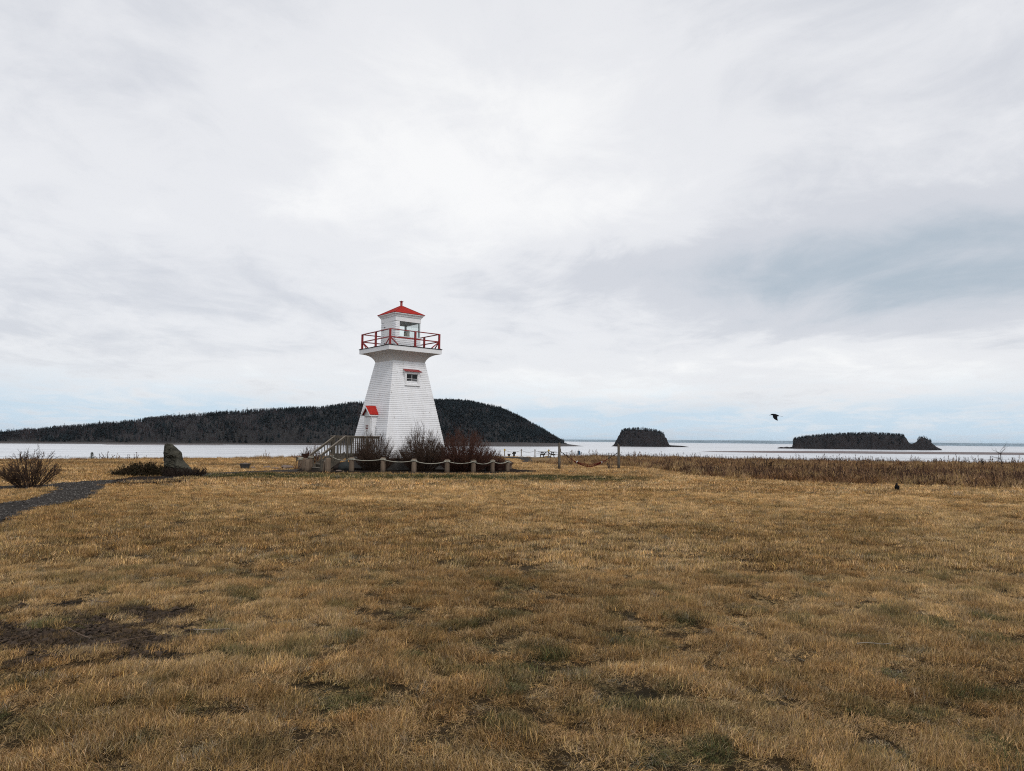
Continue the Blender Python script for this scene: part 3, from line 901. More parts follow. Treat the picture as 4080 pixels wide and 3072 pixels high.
# dark weeds standing in the meadow: individual sprigs, too many to count
def weed_obj(name, seed, h, n):
    rng = np.random.default_rng(seed); A, B = shrub_soups(rng, h, h * .45, n, 6, .011, .06, .09, .7, 3)
    S = Soup(); S.V = A.V + B.V; S.n = 1
    off = 0; S.Q = []
    for src in (A, B):
        for q in src.Q: S.Q.append(q + off)
        off += src.n
    me = np_mesh(name, np.concatenate(S.V), np.concatenate(S.Q)); me.materials.append(WEEDMAT)
    ca = me.color_attributes.new('blade', 'FLOAT_COLOR', 'POINT')
    cc = np.ones((len(me.vertices), 4), np.float32); cc[:, :2] = rng.random((len(me.vertices), 1)); ca.data.foreach_set('color', cc.ravel())
    return bpy.data.objects.new(name, me)


weeds = [weed_obj('sprig', 500 + i, h, n) for i, (h, n) in enumerate(((.5, 4), (.6, 6), (.45, 5), (.7, 3), (.55, 7)))]
C_WEED = tuft_collection('weed_sprigs', weeds)


def lay_weeds():
    x, y = wedge_points(18, 92, 8.0, .80, 2); t_ = x / y; k = on_turf(x, y)
    mf = meadow_front(t_); ed = edge_y(t_); k &= ~((t_ < .066) & (t_ > -.035) & (y > 56))
    band = np.exp(-(((y - mf - 3.0 - 2.5 * sst(.1, .6, t_)) / (2.6 + 2 * sst(.1, .6, t_))) ** 2)) * (y > mf - .3) * sst(.14, .26, t_)
    rest = .16 * (y > mf) * (.3 + 1.4 * sst(.4, .7, fbm(x * .25, y * .4, 88, 3)))
    rim = .45 * (y > ed - 3.0) * (t_ > -.02)
    leftrim = .10 * (y > ed - 2.0) * (t_ <= -.02)
    k &= RNG.random(len(x)) < np.maximum(np.maximum(band * 1.0, rest), np.maximum(rim, leftrim)); x, y = x[k], y[k]; t_ = x / y
    inm = y > meadow_front(t_)
    s = RNG.uniform(.55, 1.25, len(x)); s = np.where(y > edge_y(t_) - 3, s * RNG.uniform(.6, 1.75, len(x)), s)
    c = np.array([.078, .044, .030])[None] * RNG.uniform(.6, 1.5, len(x))[:, None] + np.array([.16, .10, .05])[None] * (RNG.random(len(x)) < .22)[:, None]
    z = zg(x, y) + relief(x, y)
    rot = np.stack([RNG.normal(0, .12, len(x)), RNG.normal(0, .12, len(x)), RNG.random(len(x)) * 6.28], -1)
    scatter('dry_weeds', np.stack([x, y, z], -1), rot, np.stack([s, s, s], -1), c, RNG.integers(0, 5, len(x)), C_WEED)


lay_weeds()

# ------------------------------------------------------------------ woods on the hill and the islands
TREEMAT = inst_mat('tree', .95, 0, .55, 1.4)


def conifer(seed):
    r = np.random.default_rng(seed); V = []; T = []; C = []
    tiers = 9
    def tri(a, b, c, v):
        n = len(V); V.extend([a, b, c]); T.append((n, n + 1, n + 2)); C.extend([v] * 3)
    for k in range(tiers):
        z = .10 + .88 * k / tiers; rad = .20 * (1 - z) ** .85 + .012
        for j in range(7):
            a = 2 * math.pi * (j + r.random()) / 7; a2 = a + .55
            rr = rad * r.uniform(.65, 1.25); zz = z - rad * .5
            tri((0, 0, z + .10), (rr * math.cos(a), rr * math.sin(a), zz), (rr * .9 * math.cos(a2), rr * .9 * math.sin(a2), zz + .02), (r.random(), .5))
    tri((-.012, 0, 0), (.012, 0, 0), (0, 0, .9), (.3, .5)); tri((0, -.012, 0), (0, .012, 0), (0, 0, .9), (.3, .5))
    return V, T, C


def birch(seed):
    """bare birch: pale trunk and a haze of twigs"""
    r = np.random.default_rng(seed); S = Soup(); nv = []; 
    pts, rad = stem_poly((0, 0, 0), (r.normal(0, .05), r.normal(0, .05), 1), .85, 4, .012, .05, r)
    S.tube(pts, rad, 3); ntr = S.n
    for k in range(26):
        f = r.uniform(.3, 1); b0 = pts[0] + (pts[-1] - pts[0]) * f
        d = np.array([r.normal(0, .6), r.normal(0, .6), .9])
        p2, r2 = stem_poly(b0, d, r.uniform(.12, .3) * (1.2 - .5 * f), 2, .006, .15, r); S.tube(p2, r2 * 1.4, 3)
    V = np.concatenate(S.V); Q = np.concatenate(S.Q)
    C = np.zeros((len(V), 2)); C[:ntr] = (1.0, .6); C[ntr:, 0] = .25 * r.random(len(V) - ntr); C[ntr:, 1] = .5
    return V, Q, C


trees = []
for i in range(4):
    V, T, C = conifer(600 + i); me = np_mesh('conifer', np.array(V), None, np.array(T)); me.materials.append(TREEMAT)
    ca = me.color_attributes.new('blade', 'FLOAT_COLOR', 'POINT'); cc = np.ones((len(V), 4), np.float32); cc[:, :2] = np.array(C); ca.data.foreach_set('color', cc.ravel())
    trees.append(bpy.data.objects.new('conifer', me))
BIRCHMAT = inst_mat('birch', .95, 0, .6, 2.1)
for i in range(4):
    V, Q, C = birch(700 + i); me = np_mesh('birch', V, Q); me.materials.append(BIRCHMAT)
    ca = me.color_attributes.new('blade', 'FLOAT_COLOR', 'POINT'); cc = np.ones((len(V), 4), np.float32); cc[:, :2] = C; ca.data.foreach_set('color', cc.ravel())
    trees.append(bpy.data.objects.new('birch', me))
C_TREE = tuft_collection('wood_trees', trees)


def lay_wood(name, P, conif, hmin, hmax, dark=1.0):
    n = len(P); isc = RNG.random(n) < conif
    h = RNG.uniform(hmin, hmax, n) * np.where(isc, 1.0, .98)
    h *= np.where(RNG.random(n) < .05, 1.35, 1)
    c = np.where(isc[:, None], np.array([.0065, .0100, .0115]), np.array([.034, .030, .032])) * RNG.uniform(.4, 1.7, n)[:, None] * dark
    brown = (~isc) & (RNG.random(n) < .3); c[brown] *= np.array([1.25, .95, .85])
    rot = np.stack([RNG.normal(0, .03, n), RNG.normal(0, .03, n), RNG.random(n) * 6.28], -1)
    wide = RNG.uniform(1.2, 2.2, n)
    idx = np.where(isc, RNG.integers(0, 4, n), RNG.integers(4, 8, n))
    # collection children are picked in name order: birch first, then conifer
    idx = np.where(isc, 4 + idx % 4, idx % 4)
    return scatter(name, P, rot, np.stack([h * wide, h * wide, h], -1), c, idx, C_TREE)


con = np.clip(.30 + .45 * sst(900, 1900, HILL_PX) + 2.2 * (fbm(HILL_PX * .012, HILL_PTS[:, 2] * .04, 23, 4) - .5), .04, .95)
lay_wood('forest', HILL_PTS, con, 6.5, 12.0, (.6 + .9 * sst(.35, .65, fbm(HILL_PX * .02, HILL_PTS[:, 2] * .06, 29, 4)))[:, None])


def island_pts(V, pxs, n, lo, hi, minz):
    nr, nc = V.shape[:2]
    r = RNG.random(n) * (nr - 1.001); c = RNG.random(n) * (nc - 1.001)
    i0 = r.astype(int); j0 = c.astype(int); fr = (r - i0)[:, None]; fc = (c - j0)[:, None]
    P = (V[i0, j0] * (1 - fc) + V[i0, j0 + 1] * fc) * (1 - fr) + (V[i0 + 1, j0] * (1 - fc) + V[i0 + 1, j0 + 1] * fc) * fr
    px = np.interp(c, np.arange(nc), pxs)
    k = (px > lo) & (px < hi) & (P[:, 2] > minz(px))
    return P[k]


q1 = island_pts(V1, P1, 1500, 2474, 2648, lambda px: SEA + 30 + 0 * px)
lay_wood('island_wood', q1, .22, 5, 11, .5)
zt2 = lambda px: np.array([at_depth(p, 1772, 2500)[2] for p in px])
q2 = island_pts(V2, P2, 3600, 3160, 3606, zt2)
q2 = np.concatenate([q2, island_pts(V2, P2, 900, 3656, 3712, lambda px: SEA + 14 + 0 * px)])
lay_wood('island_wood', q2, .25, 4, 9, .6)

# ------------------------------------------------------------------ lighthouse
YAW = R(39.247); TC = (-6.351, 41.0, 0.0)
LH = thing('lighthouse', 'white shingled pepperpot lighthouse with red gallery railing and red lantern roof', 'lighthouse', TC, YAW)
BZ, TZ, BH, TH_ = .658, 5.966, 1.98, 1.011


def hw(z): return BH + (z - BZ) / (TZ - BZ) * (TH_ - BH)


box('foundation', -1.86, 1.86, -1.86, 1.86, -.3, .652, CONC, LH)
square_loft('tower_wall', [(hw(BZ) - .012, BZ), (hw(TZ) - .012, TZ + .02)], WHITE, LH, True, True)
lhr = random.Random(5)


def clap(face, z0, z1, a0, a1, p0=.021, p1=.004, e0=None, e1=None, rot=None):
    """one clapboard on a side of the tower: face 0 = -y, 1 = +x, 2 = +y, 3 = -x; e0/e1 cut its ends"""
    o0, o1 = a0 + p0, a1 + p1; j = lhr.uniform(-.002, .002)
    L0, R0, L1, R1 = -o0, o0, -o1, o1
    if e0 is not None: L0 = max(L0, e0); L1 = max(L1, e0)
    if e1 is not None: R0 = min(R0, e1); R1 = min(R1, e1)
    V = [(L0, -o0, z0 + j), (R0, -o0, z0 - j), (R1, -o1, z1), (L1, -o1, z1), (L0, -a0 + .01, z0 + j), (R0, -a0 + .01, z0 - j), (R1, -a1 + .01, z1), (L1, -a1 + .01, z1)]
    Fc = [(0, 1, 2, 3), (1, 0, 4, 5), (0, 3, 7, 4), (2, 1, 5, 6)]
    c_, s_ = [(1, 0), (0, 1), (-1, 0), (0, -1)][face]
    V = [(x * c_ - y * s_, x * s_ + y * c_, z) for x, y, z in V]
    return mesh_from('clapboard', V, Fc, WHITE, LH)


NCO = 50; ph = (TZ - BZ) / NCO
for i in range(NCO):
    z0 = BZ + i * ph; z1 = z0 + ph + .012
    for fc in range(4): clap(fc, z0, min(z1, TZ + .01), hw(z0), hw(z1))

# flared cove under the gallery, its boards and the dark deck edge
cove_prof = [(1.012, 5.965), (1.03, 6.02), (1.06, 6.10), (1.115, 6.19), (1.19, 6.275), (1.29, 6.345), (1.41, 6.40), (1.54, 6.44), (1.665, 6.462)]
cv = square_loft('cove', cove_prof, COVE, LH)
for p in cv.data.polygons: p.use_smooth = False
fw_ = 1.687
for k in range(4):
    c_, s_ = [(1, 0), (0, 1), (-1, 0), (0, -1)][k]
    V = []
    for x, y, z in [(-fw_, -fw_, 6.462), (fw_, -fw_, 6.462), (fw_, -fw_, 6.70), (-fw_, -fw_, 6.70), (-fw_ + .04, -fw_ + .04, 6.462), (fw_ - .04, -fw_ + .04, 6.462), (fw_ - .04, -fw_ + .04, 6.70), (-fw_ + .04, -fw_ + .04, 6.70)]:
        V.append((x * c_ - y * s_, x * s_ + y * c_, z))
    mesh_from('fascia_board', V, [(0, 1, 2, 3), (1, 0, 4, 5), (3, 2, 6, 7), (4, 7, 6, 5)], WHITE_TRIM, LH)
box('gallery_deck', -1.715, 1.715, -1.715, 1.715, 6.701, 6.742, DARKEDGE, LH, .006)
GD = 6.742
RH = 1.575
for sx, sy in ((-1, -1), (1, -1), (1, 1), (-1, 1), (0, -1), (1, 0), (0, 1), (-1, 0)):
    x, y = sx * RH, sy * RH
    p = box('railing_post', x - .05, x + .05, y - .05, y + .05, GD, 7.60, RED, LH, .006)
    box('post_foot', x - .11 if sx == 0 else x - .075, x + .11 if sx == 0 else x + .075, y - .11 if sy == 0 else y - .075, y + .11 if sy == 0 else y + .075, GD, GD + .035, RED, p)
for k in range(4):
    ang = k * math.pi / 2; c_, s_ = math.cos(ang), math.sin(ang)
    rt = lambda x, y, z: (x * c_ - y * s_, x * s_ + y * c_, z)
    for nm, z, th, wd in (('handrail', 7.585, .045, .085), ('middle_rail', 7.16, .06, .04)):
        for a0, a1 in ((-RH + .05, -.05), (.05, RH - .05)):
            beam(nm, rt(a0, -RH, z), rt(a1, -RH, z), wd, th, RED, LH)
    for sgn in (-1, 1):
        beam('brace', rt(sgn * (RH - .05), -RH, 7.12), rt(sgn * (RH - .50), -RH, GD + .02), .038, .06, RED, LH)

# lantern room
LW = .80
z_sill, z_head, z_fr = 7.36, 8.215, 8.50
pc = (z_sill - GD) / 6
def lantern_panel(name, x0, x1, y0, y1, z0, z1): return box(name, x0, x1, y0, y1, z0, z1, WHITE, LH)
lantern_panel('lantern_wall', -LW + .012, LW - .012, -LW + .012, -LW + .07, GD, z_sill)
lantern_panel('lantern_wall', -LW + .012, LW - .012, LW - .07, LW - .012, GD, z_sill)
lantern_panel('lantern_wall', LW - .07, LW - .012, -LW + .072, LW - .072, GD, z_sill)
lantern_panel('lantern_wall', -LW + .012, -LW + .07, -LW + .072, LW - .072, GD, z_head)
lantern_panel('corner_wall', -LW + .0735, -.585, -LW + .014, -LW + .068, z_sill, z_head)
for i in range(14):
    z0 = GD + i * pc; z1 = z0 + pc + .008
    if z0 >= z_head - .02: break
    z1 = min(z1, z_head)
    if z1 <= z_sill + .02:
        for fc in range(3): clap(fc, z0, z1, LW, LW, .021, .004)
    else:
        clap(0, z0, z1, LW, LW, .021, .004, None, -.585)
    clap(3, z0, z1, LW, LW, .021, .004, None, -.43); clap(3, z0, z1, LW, LW, .021, .004, .36, None)
# hatch on the stair side (local v runs right to left there)
hatch = box('hatch', -LW - .022, -LW + .013, -.355, .425, GD + .06, z_head - .005, WHITE_TRIM, LH, .004)
for z in (7.94, 7.02): mesh_from('hinge', [(-LW - .024, .40, z - .045), (-LW - .024, .40, z + .045), (-LW - .024, .29, z), (-LW - .034, .40, z - .045), (-LW - .034, .40, z + .045), (-LW - .034, .29, z)], [(0, 1, 2), (5, 4, 3), (0, 3, 4, 1), (1, 4, 5, 2), (2, 5, 3, 0)], BLACKIRON, hatch)
box('handle', -LW - .045, -LW - .023, -.31, -.285, 7.72, 7.86, BLACKIRON if False else GREYBLUE, hatch)
box('corner_board', -LW - .024, -LW + .01, -.445, -.365, GD + .01, z_head - .006, WHITE_TRIM, LH)
# glazing
box('window_sill', -.62, LW + .06, -LW - .07, -LW + .05, z_sill - .03, z_sill + .012, WHITE_TRIM, LH, .004)
box('window_jamb', -.584, -.545, -LW - .005, -LW + .065, z_sill + .013, z_head, WHITE_TRIM, LH)
for x, y in ((LW - .05, -LW + .05), (LW - .05, LW - .05), (-LW + .05, LW - .05)):
    box('corner_post', x - .045, x + .045, y - .045, y + .045, z_sill + .013, z_head, GREYBLUE, LH, .004)
box('window_pane', -.544, LW - .096, -LW + .035, -LW + .041, z_sill + .014, z_head - .001, GLASS, LH)
box('window_pane', LW - .041, LW - .035, -LW + .096, LW - .096, z_sill + .014, z_head - .001, GLASS, LH)
box('window_pane', -LW + .096, LW - .096, LW - .041, LW - .035, z_sill + .014, z_head - .001, GLASS, LH)
box('lantern_floor', -LW + .08, LW - .08, -LW + .08, LW - .08, GD + .002, GD + .05, GREYBLUE, LH)
box('lantern_ceiling', -LW + .02, LW - .02, -LW + .02, LW - .02, z_head + .002, z_head + .03, GREYBLUE, LH)
for k in range(4):
    c_, s_ = [(1, 0), (0, 1), (-1, 0), (0, -1)][k]; o_ = LW + .02; i_ = LW - .03
    V = [(x * c_ - y * s_, x * s_ + y * c_, z) for x, y, z in [(-o_, -o_, z_head), (o_, -o_, z_head), (o_, -o_, z_fr), (-o_, -o_, z_fr), (-i_, -i_, z_head), (i_, -i_, z_head), (i_, -i_, z_fr), (-i_, -i_, z_fr)]]
    mesh_from('frieze_board', V, [(0, 1, 2, 3), (1, 0, 4, 5), (3, 2, 6, 7), (4, 7, 6, 5)], WHITE_TRIM, LH)
square_loft('cornice', [(.822, 8.475), (.86, 8.478), (.875, 8.53), (.91, 8.575), (.955, 8.605), (.96, 8.66), (.5, 8.662)], WHITE_TRIM, LH)
# hip roof laid in courses
rp = []
NRC = 9
for i in range(NRC):
    f0 = i / NRC; f1 = (i + 1) / NRC
    a0 = .985 + (.06 - .985) * f0; a1 = .985 + (.06 - .985) * f1; zz0 = 8.655 + (9.205 - 8.655) * f0; zz1 = 8.655 + (9.205 - 8.655) * f1
    rp += [(a0 + .006, zz0 + .012), (a1 + .006, zz1 + .004)]
roof = square_loft('roof', [(.96, 8.648)] + rp, ROOFRED, LH, True)
for k in range(4):
    sx, sy = ((-1, -1), (1, -1), (1, 1), (-1, 1))[k]
    beam('hip_cap', (sx * .985, sy * .985, 8.672), (sx * .06, sy * .06, 9.222), .06, .018, ROOFRED, roof)
vent = lathe('vent_pipe', [(.072, 9.16), (.068, 9.22), (.068, 9.47)], RED, LH, 16)
lathe('vent_cap', [(.115, 9.470), (.118, 9.482), (.05, 9.505), (.012, 9.535)], RED, vent, 16)
# lamp on its pedestal
lamp = lathe('lamp', [(.10, GD + .05), (.08, 7.2), (.16, 7.38), (.16, 7.42)], GREYBLUE, LH, 16, (.30, -.15))
lathe('lens', [(.145, 7.421), (.155, 7.52), (.155, 7.66), (.145, 7.735)], LENS, lamp, 20, (.30, -.15))
lathe('lamp_cap', [(.165, 7.736), (.165, 7.77), (.05, 7.80)], GREYBLUE, lamp, 16, (.30, -.15))
for k in range(5):
    a = k * 2 * math.pi / 5 + .4; box('lamp_bar', .30 + .158 * math.cos(a) - .01, .30 + .158 * math.cos(a) + .01, -.15 + .158 * math.sin(a) - .01, -.15 + .158 * math.sin(a) + .01, 7.421, 7.736, GREYBLUE, lamp)

# four-paned window with a red hood on the seaward-right face
wx0, wx1, wz0, wz1 = -.415, .50, 4.635, 5.35
vf = -(hw(wz0) + .055)
vb = -(hw(wz1) - .03)
win = box('window_casing', wx0, wx0 + .09, vf, vb, wz0, wz1, WHITE_TRIM, LH, .004)
box('casing_board', wx1 - .09, wx1, vf, vb, wz0, wz1, WHITE_TRIM, win, .004)
box('casing_board', wx0 + .0905, wx1 - .0905, vf, vb, wz1 - .09, wz1, WHITE_TRIM, win, .003)
box('casing_board', wx0 + .0905, wx1 - .0905, vf, vb, wz0, wz0 + .08, WHITE_TRIM, win, .003)
box('sill', wx0 - .03, wx1 + .03, vf - .04, vf + .03, wz0 - .035, wz0 - .001, WHITE_TRIM, win, .004)
ix0, ix1, iz0, iz1 = wx0 + .091, wx1 - .091, wz0 + .081, wz1 - .091
mx_, mz_ = (ix0 + ix1) / 2, (iz0 + iz1) / 2; vg = vf + .085
for a, b_ in ((ix0 + .022, mx_ - .009), (mx_ + .009, ix1 - .022)):
    for c0, c1 in ((iz0 + .022, mz_ - .009), (mz_ + .009, iz1 - .022)):
        box('pane', a, b_, vg, vg + .006, c0, c1, DGLASS, win)
box('sash', ix0, ix1, vg - .012, vg + .012, iz0, iz0 + .021, WHITE_TRIM, win); box('sash', ix0, ix1, vg - .012, vg + .012, iz1 - .021, iz1, WHITE_TRIM, win)
box('sash', ix0, ix0 + .021, vg - .012, vg + .012, iz0 + .0215, iz1 - .0215, WHITE_TRIM, win); box('sash', ix1 - .021, ix1, vg - .012, vg + .012, iz0 + .0215, iz1 - .0215, WHITE_TRIM, win)
box('muntin', mx_ - .009, mx_ + .009, vg - .010, vg + .010, iz0 + .0215, iz1 - .0215, WHITE_TRIM, win); box('muntin', ix0 + .0215, ix1 - .0215, vg - .0115, vg + .0115, mz_ - .009, mz_ + .009, WHITE_TRIM, win)
hv = -(hw(5.50) + .0)
V = [(wx0 - .10, vf - .10, 5.37), (wx1 + .12, vf - .10, 5.37), (wx1 + .05, hv + .02, 5.50), (wx0 - .03, hv + .02, 5.50), (wx0 - .10, vf - .10, 5.395), (wx1 + .12, vf - .10, 5.395), (wx1 + .05, hv + .02, 5.54), (wx0 - .03, hv + .02, 5.54)]
mesh_from('window_hood', V, [(4, 5, 6, 7), (0, 1, 5, 4), (1, 2, 6, 5), (3, 0, 4, 7), (3, 2, 1, 0)], RED, LH)
V = [(wx0 - .07, vf - .07, 5.352), (wx1 + .09, vf - .07, 5.352), (wx1 + .04, hv + .02, 5.352), (wx0 - .02, hv + .02, 5.352), (wx0 - .07, vf - .07, 5.37), (wx1 + .09, vf - .07, 5.37), (wx1 + .03, hv + .02, 5.49), (wx0 - .01, hv + .02, 5.49)]
mesh_from('hood_bracket', V, [(4, 5, 6, 7), (0, 1, 5, 4), (1, 2, 6, 5), (3, 0, 4, 7), (3, 2, 1, 0)], WHITE_TRIM, LH)

# entrance porch on the stair side
PU, PV = -1.93, .41
EZ, AZ_ = 3.03, 3.42
V = [(PU, -PV, .70), (PU, PV, .70), (PU, PV, EZ), (PU, 0, AZ_ - .03), (PU, -PV, EZ), (-1.2, -PV, .70), (-1.2, PV, .70), (-1.2, PV, EZ), (-1.2, 0, AZ_ - .03), (-1.2, -PV, EZ)]
porch = mesh_from('porch', V, [(0, 4, 3, 2, 1), (0, 5, 9, 4), (1, 2, 7, 6), (4, 9, 8, 3), (2, 3, 8, 7)], WHITE_TRIM, LH)
for s_ in (-1, 1):
    for i in range(18):
        z0 = .88 + i * ph; z1 = z0 + ph + .01
        if z1 > EZ: break
        y0, y1 = s_ * (PV + .017), s_ * (PV + .004); xe0 = -hw(z0) + .05; xe1 = -hw(z1) + .05
        if xe0 < PU + .02: continue
        V = [(PU + .012, y0, z0), (xe0, y0, z0), (xe1, y1, z1), (PU + .012, y1, z1), (PU + .012, s_ * PV, z0), (xe0, s_ * PV, z0)]
        mesh_from('porch_clapboard', V, [(0, 1, 2, 3), (0, 4, 5, 1), (0, 3, 4)], WHITE, porch)
door = box('door', PU - .03, PU - .002, -.345, .345, .90, 2.80, WHITE_TRIM, porch, .006)
box('vent_grille', PU - .022, PU - .002, -.30, .29, 2.845, 2.90, CONC_L, porch)
# house number board
ns = box('number_sign', PU - .046, PU - .0315, -.10, .165, 2.20, 2.42, SIGNRED, door)
cu = bpy.data.curves.new('digits', 'FONT'); cu.body = '452'; cu.size = .185; cu.align_x = 'CENTER'; cu.align_y = 'CENTER'; cu.extrude = .003; cu.space_character = .98
tmp = bpy.data.objects.new('digits', cu); COL.objects.link(tmp)
dg = bpy.context.evaluated_depsgraph_get(); dme = bpy.data.meshes.new_from_object(tmp.evaluated_get(dg)); dme.name = 'digits'
bpy.data.objects.remove(tmp)
dme.materials.clear(); dme.materials.append(PLASTIC)
# text +x -> local -y, text +y -> +z, text normal -> -x
dme.transform(Matrix(((0, 0, -1, PU - .0495), (-1, 0, 0, .0325), (0, 1, 0, 2.31), (0, 0, 0, 1))))
dobj = link_mesh('digits', dme, None, porch); dobj.name = 'digits'
box('lock_box', PU - .07, PU - .0315, -.035, .055, 2.07, 2.17, CONC_L, door, .004)
box('door_seam', PU - .034, PU - .0312, .062, .070, .92, 2.17, CONC_L, door)
for s_ in (-1, 1):
    pr = []
    ey_, ez_ = s_ * (PV + .10), EZ - .075; ay, az = 0.0, AZ_ + .015
    x0, x1 = PU - .16, -1.36
    nx, nz = s_ * .36, .5; l_ = math.hypot(nx, nz); nx, nz = nx / l_ * .035, nz / l_ * .035
    V = [(x0, ey_, ez_), (x1, ey_, ez_), (x1, ay, az), (x0, ay, az), (x0, ey_ + nx, ez_ + nz), (x1, ey_ + nx, ez_ + nz), (x1, 0, az + .043), (x0, 0, az + .043)]
    mesh_from('porch_roof', V, [(4, 5, 6, 7), (0, 4, 7, 3), (0, 1, 5, 4), (3, 2, 1, 0)], ROOFRED, porch)
    V = [(x0 - .012, ey_, ez_ - .075), (x0 - .012, ay, az - .085), (x0 - .012, ay, az + .01), (x0 - .012, ey_, ez_ + .005), (x0 + .02, ey_, ez_ - .075), (x0 + .02, ay, az - .085), (x0 + .02, ay, az + .01), (x0 + .02, ey_, ez_ + .005)]
    mesh_from('rake_board', V, [(0, 1, 2, 3), (4, 7, 6, 5), (0, 4, 5, 1), (3, 2, 6, 7), (0, 3, 7, 4)], WHITE_TRIM, porch)
    V = [(x0 + .021, s_ * PV, ez_ - .045), (x1, s_ * PV, ez_ - .045), (x1, ey_, ez_ - .045), (x0 + .021, ey_, ez_ - .045), (x0 + .021, s_ * PV, ez_ + .0), (x1, s_ * PV, ez_ + .0), (x1, ey_ * .995, ez_ - .003), (x0 + .021, ey_ * .995, ez_ - .003)]
    mesh_from('soffit', V, [(3, 2, 1, 0), (2, 3, 7, 6), (0, 3, 7, 4)], WHITE_TRIM, porch)

# ------------------------------------------------------------------ timber stairs and landing (same axes as the tower)
ST = thing('wooden_staircase', 'weathered grey timber stairs and railed landing at the lighthouse door', 'stairs', TC, YAW)
DZ = .87; U0, V0, V1_ = -3.70, -.98, .55; SV0, SV1 = -.98, .22; UB = -5.02
nb_ = 12
for i in range(nb_):
    a = U0 + i * (1.72 / nb_); box('deck_board', a + .004, a + 1.72 / nb_ - .004, V0, V1_, DZ - .038, DZ, TIMBER, ST, .003)
box('rim_board', U0 - .04, U0 - .001, V0, V1_, DZ - .23, DZ - .003, TIMBER, ST, .003)
box('rim_board', U0 - .001, -1.9, V0 - .041, V0 - .002, DZ - .23, DZ - .003, TIMBER, ST, .003)
box('rim_board', U0 - .001, -1.9, V1_ + .002, V1_ + .041, DZ - .23, DZ - .003, TIMBER, ST, .003)
PT = 1.80
for u, v in ((U0 + .05, V0 - .09), (-2.55, V0 - .09), (U0 + .05, V1_ + .09), (-2.55, V1_ + .09), (U0 - .09, SV1)):
    box('post', u - .045, u + .045, v - .045, v + .045, -.15, PT - .03, TIMBER, ST, .005)
for v in (V0 - .065, V1_ + .065):
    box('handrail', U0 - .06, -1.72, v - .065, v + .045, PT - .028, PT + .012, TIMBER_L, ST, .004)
    s_ = -1 if v < 0 else 1
    box('side_rail', U0 + .0, -1.75, v - .02, v + .02, PT - .13, PT - .032, TIMBER, ST, .003)
    n = 15
    for i in range(n):
        u = U0 + .16 + i * (1.82 / n); box('baluster', u - .018, u + .018, v - .024, v + .012, DZ - .12, PT - .131, TIMBER, ST)
# short railing closing the landing beside the stair head
box('handrail', U0 - .10, U0 - .0605, SV1 + .05, V1_ + .11, PT - .028, PT + .012, TIMBER_L, ST, .004)
for i in range(3): v = SV1 + .12 + i * .12; box('baluster', U0 - .085, U0 - .05, v - .018, v + .018, DZ - .12, PT - .03, TIMBER, ST)
# flight: five risers down to the ground
nr_ = 5; run = (U0 - .04 - UB) / nr_; rise = DZ / nr_
for i in range(nr_):
    u = UB + i * run; zt_ = (i + 1) * rise
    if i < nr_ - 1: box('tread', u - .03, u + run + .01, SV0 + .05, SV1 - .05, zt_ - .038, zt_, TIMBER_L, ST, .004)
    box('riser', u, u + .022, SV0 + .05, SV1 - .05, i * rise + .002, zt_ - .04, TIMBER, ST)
for v in (SV0 + .02, SV1 - .02):
    V = [(UB - .02, v - .019, .0), (UB - .02, v - .019, .24), (U0 - .042, v - .019, DZ + .10), (U0 - .042, v - .019, DZ - .23), (UB + .32, v - .019, .0)]
    V += [(x, y + .038, z) for x, y, z in V]
    mesh_from('stringer', V, [(0, 1, 2, 3, 4), (9, 8, 7, 6, 5), (0, 5, 6, 1), (1, 6, 7, 2), (2, 7, 8, 3), (3, 8, 9, 4), (4, 9, 5, 0)], TIMBER, ST)
for v in (SV0 - .02, SV1 + .02):
    s_ = -1 if v < -.3 else 1
    box('post', UB - .045, UB + .045, v - .045, v + .045, -.1, .80, TIMBER, ST, .005)
    a = (UB - .08, v, .815); b_ = (U0 - .02, v, PT + .01)
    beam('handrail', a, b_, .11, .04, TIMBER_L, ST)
    beam('side_rail', (a[0] + .08, v, a[2] - .01), (b_[0] - .04, v, b_[2] - .10), .04, .10, TIMBER, ST)
    for i in range(8):
        f = (i + .8) / 8.8; u = UB + f * (U0 - UB); zb = .10 + f * (DZ - .02); ztp = .70 + f * (PT - .80)
        box('baluster', u - .018, u + .018, v - .03, v + .006, zb, ztp, TIMBER, ST)
box('electrical_box', -3.28, -3.02, V0 - .10, V0 - .043, .60, .735, PLASTIC, ST, .006)

# ------------------------------------------------------------------ rope-linked log bollards
BOL = [  # px, top, base, width, label
    (1196, 1824, 1869, 18, 'log post with rope wound round it, outermost left of the stairs'),
    (1211, 1826, 1875, 15, 'slim bare log post beside the outermost rope-wound post'),
    (1223.5, 1832, 1877, 19, 'stout low rounded log post just left of the stair foot'),
    (1237, 1816, 1874, 17, 'tall flat-topped log post with rope, tight against the stair foot'),
    (1289, 1838, 1881, 10, 'thin low leaning log post just right of the stair foot'),
    (1306, 1826, 1882, 23, 'thickest log post, knotty and pale, right of the stair foot'),
    (1318, 1811, 1876, 19, 'tall square-topped log post behind the thickest log'),
    (1400, 1823, 1881, 22, 'rope-tied log post in front of the landing corner'),
    (1525, 1824, 1883, 20, 'rope-tied log post in front of the leftmost bare shrub'),
    (1648.7, 1829, 1885, 20.5, 'rope-tied log post in front of the tower wall, left of the middle shrub'),
    (1781, 1831, 1884, 20, 'rope-tied log post with a dark knot between the two largest shrubs'),
    (1885.6, 1833, 1884, 19, 'rope-tied log post in front of the reddish shrub'),
    (1962, 1832, 1883, 17, 'rope-tied log post beside the white driftwood branch'),
    (2022, 1833, 1880, 16, 'rope-tied log post at the right end of the garden bed'),
    (2034, 1839, 1872, 10, 'narrow log post half hidden behind the right end post')]
BG = 'log bollards round the lighthouse bed'
bol_top = []
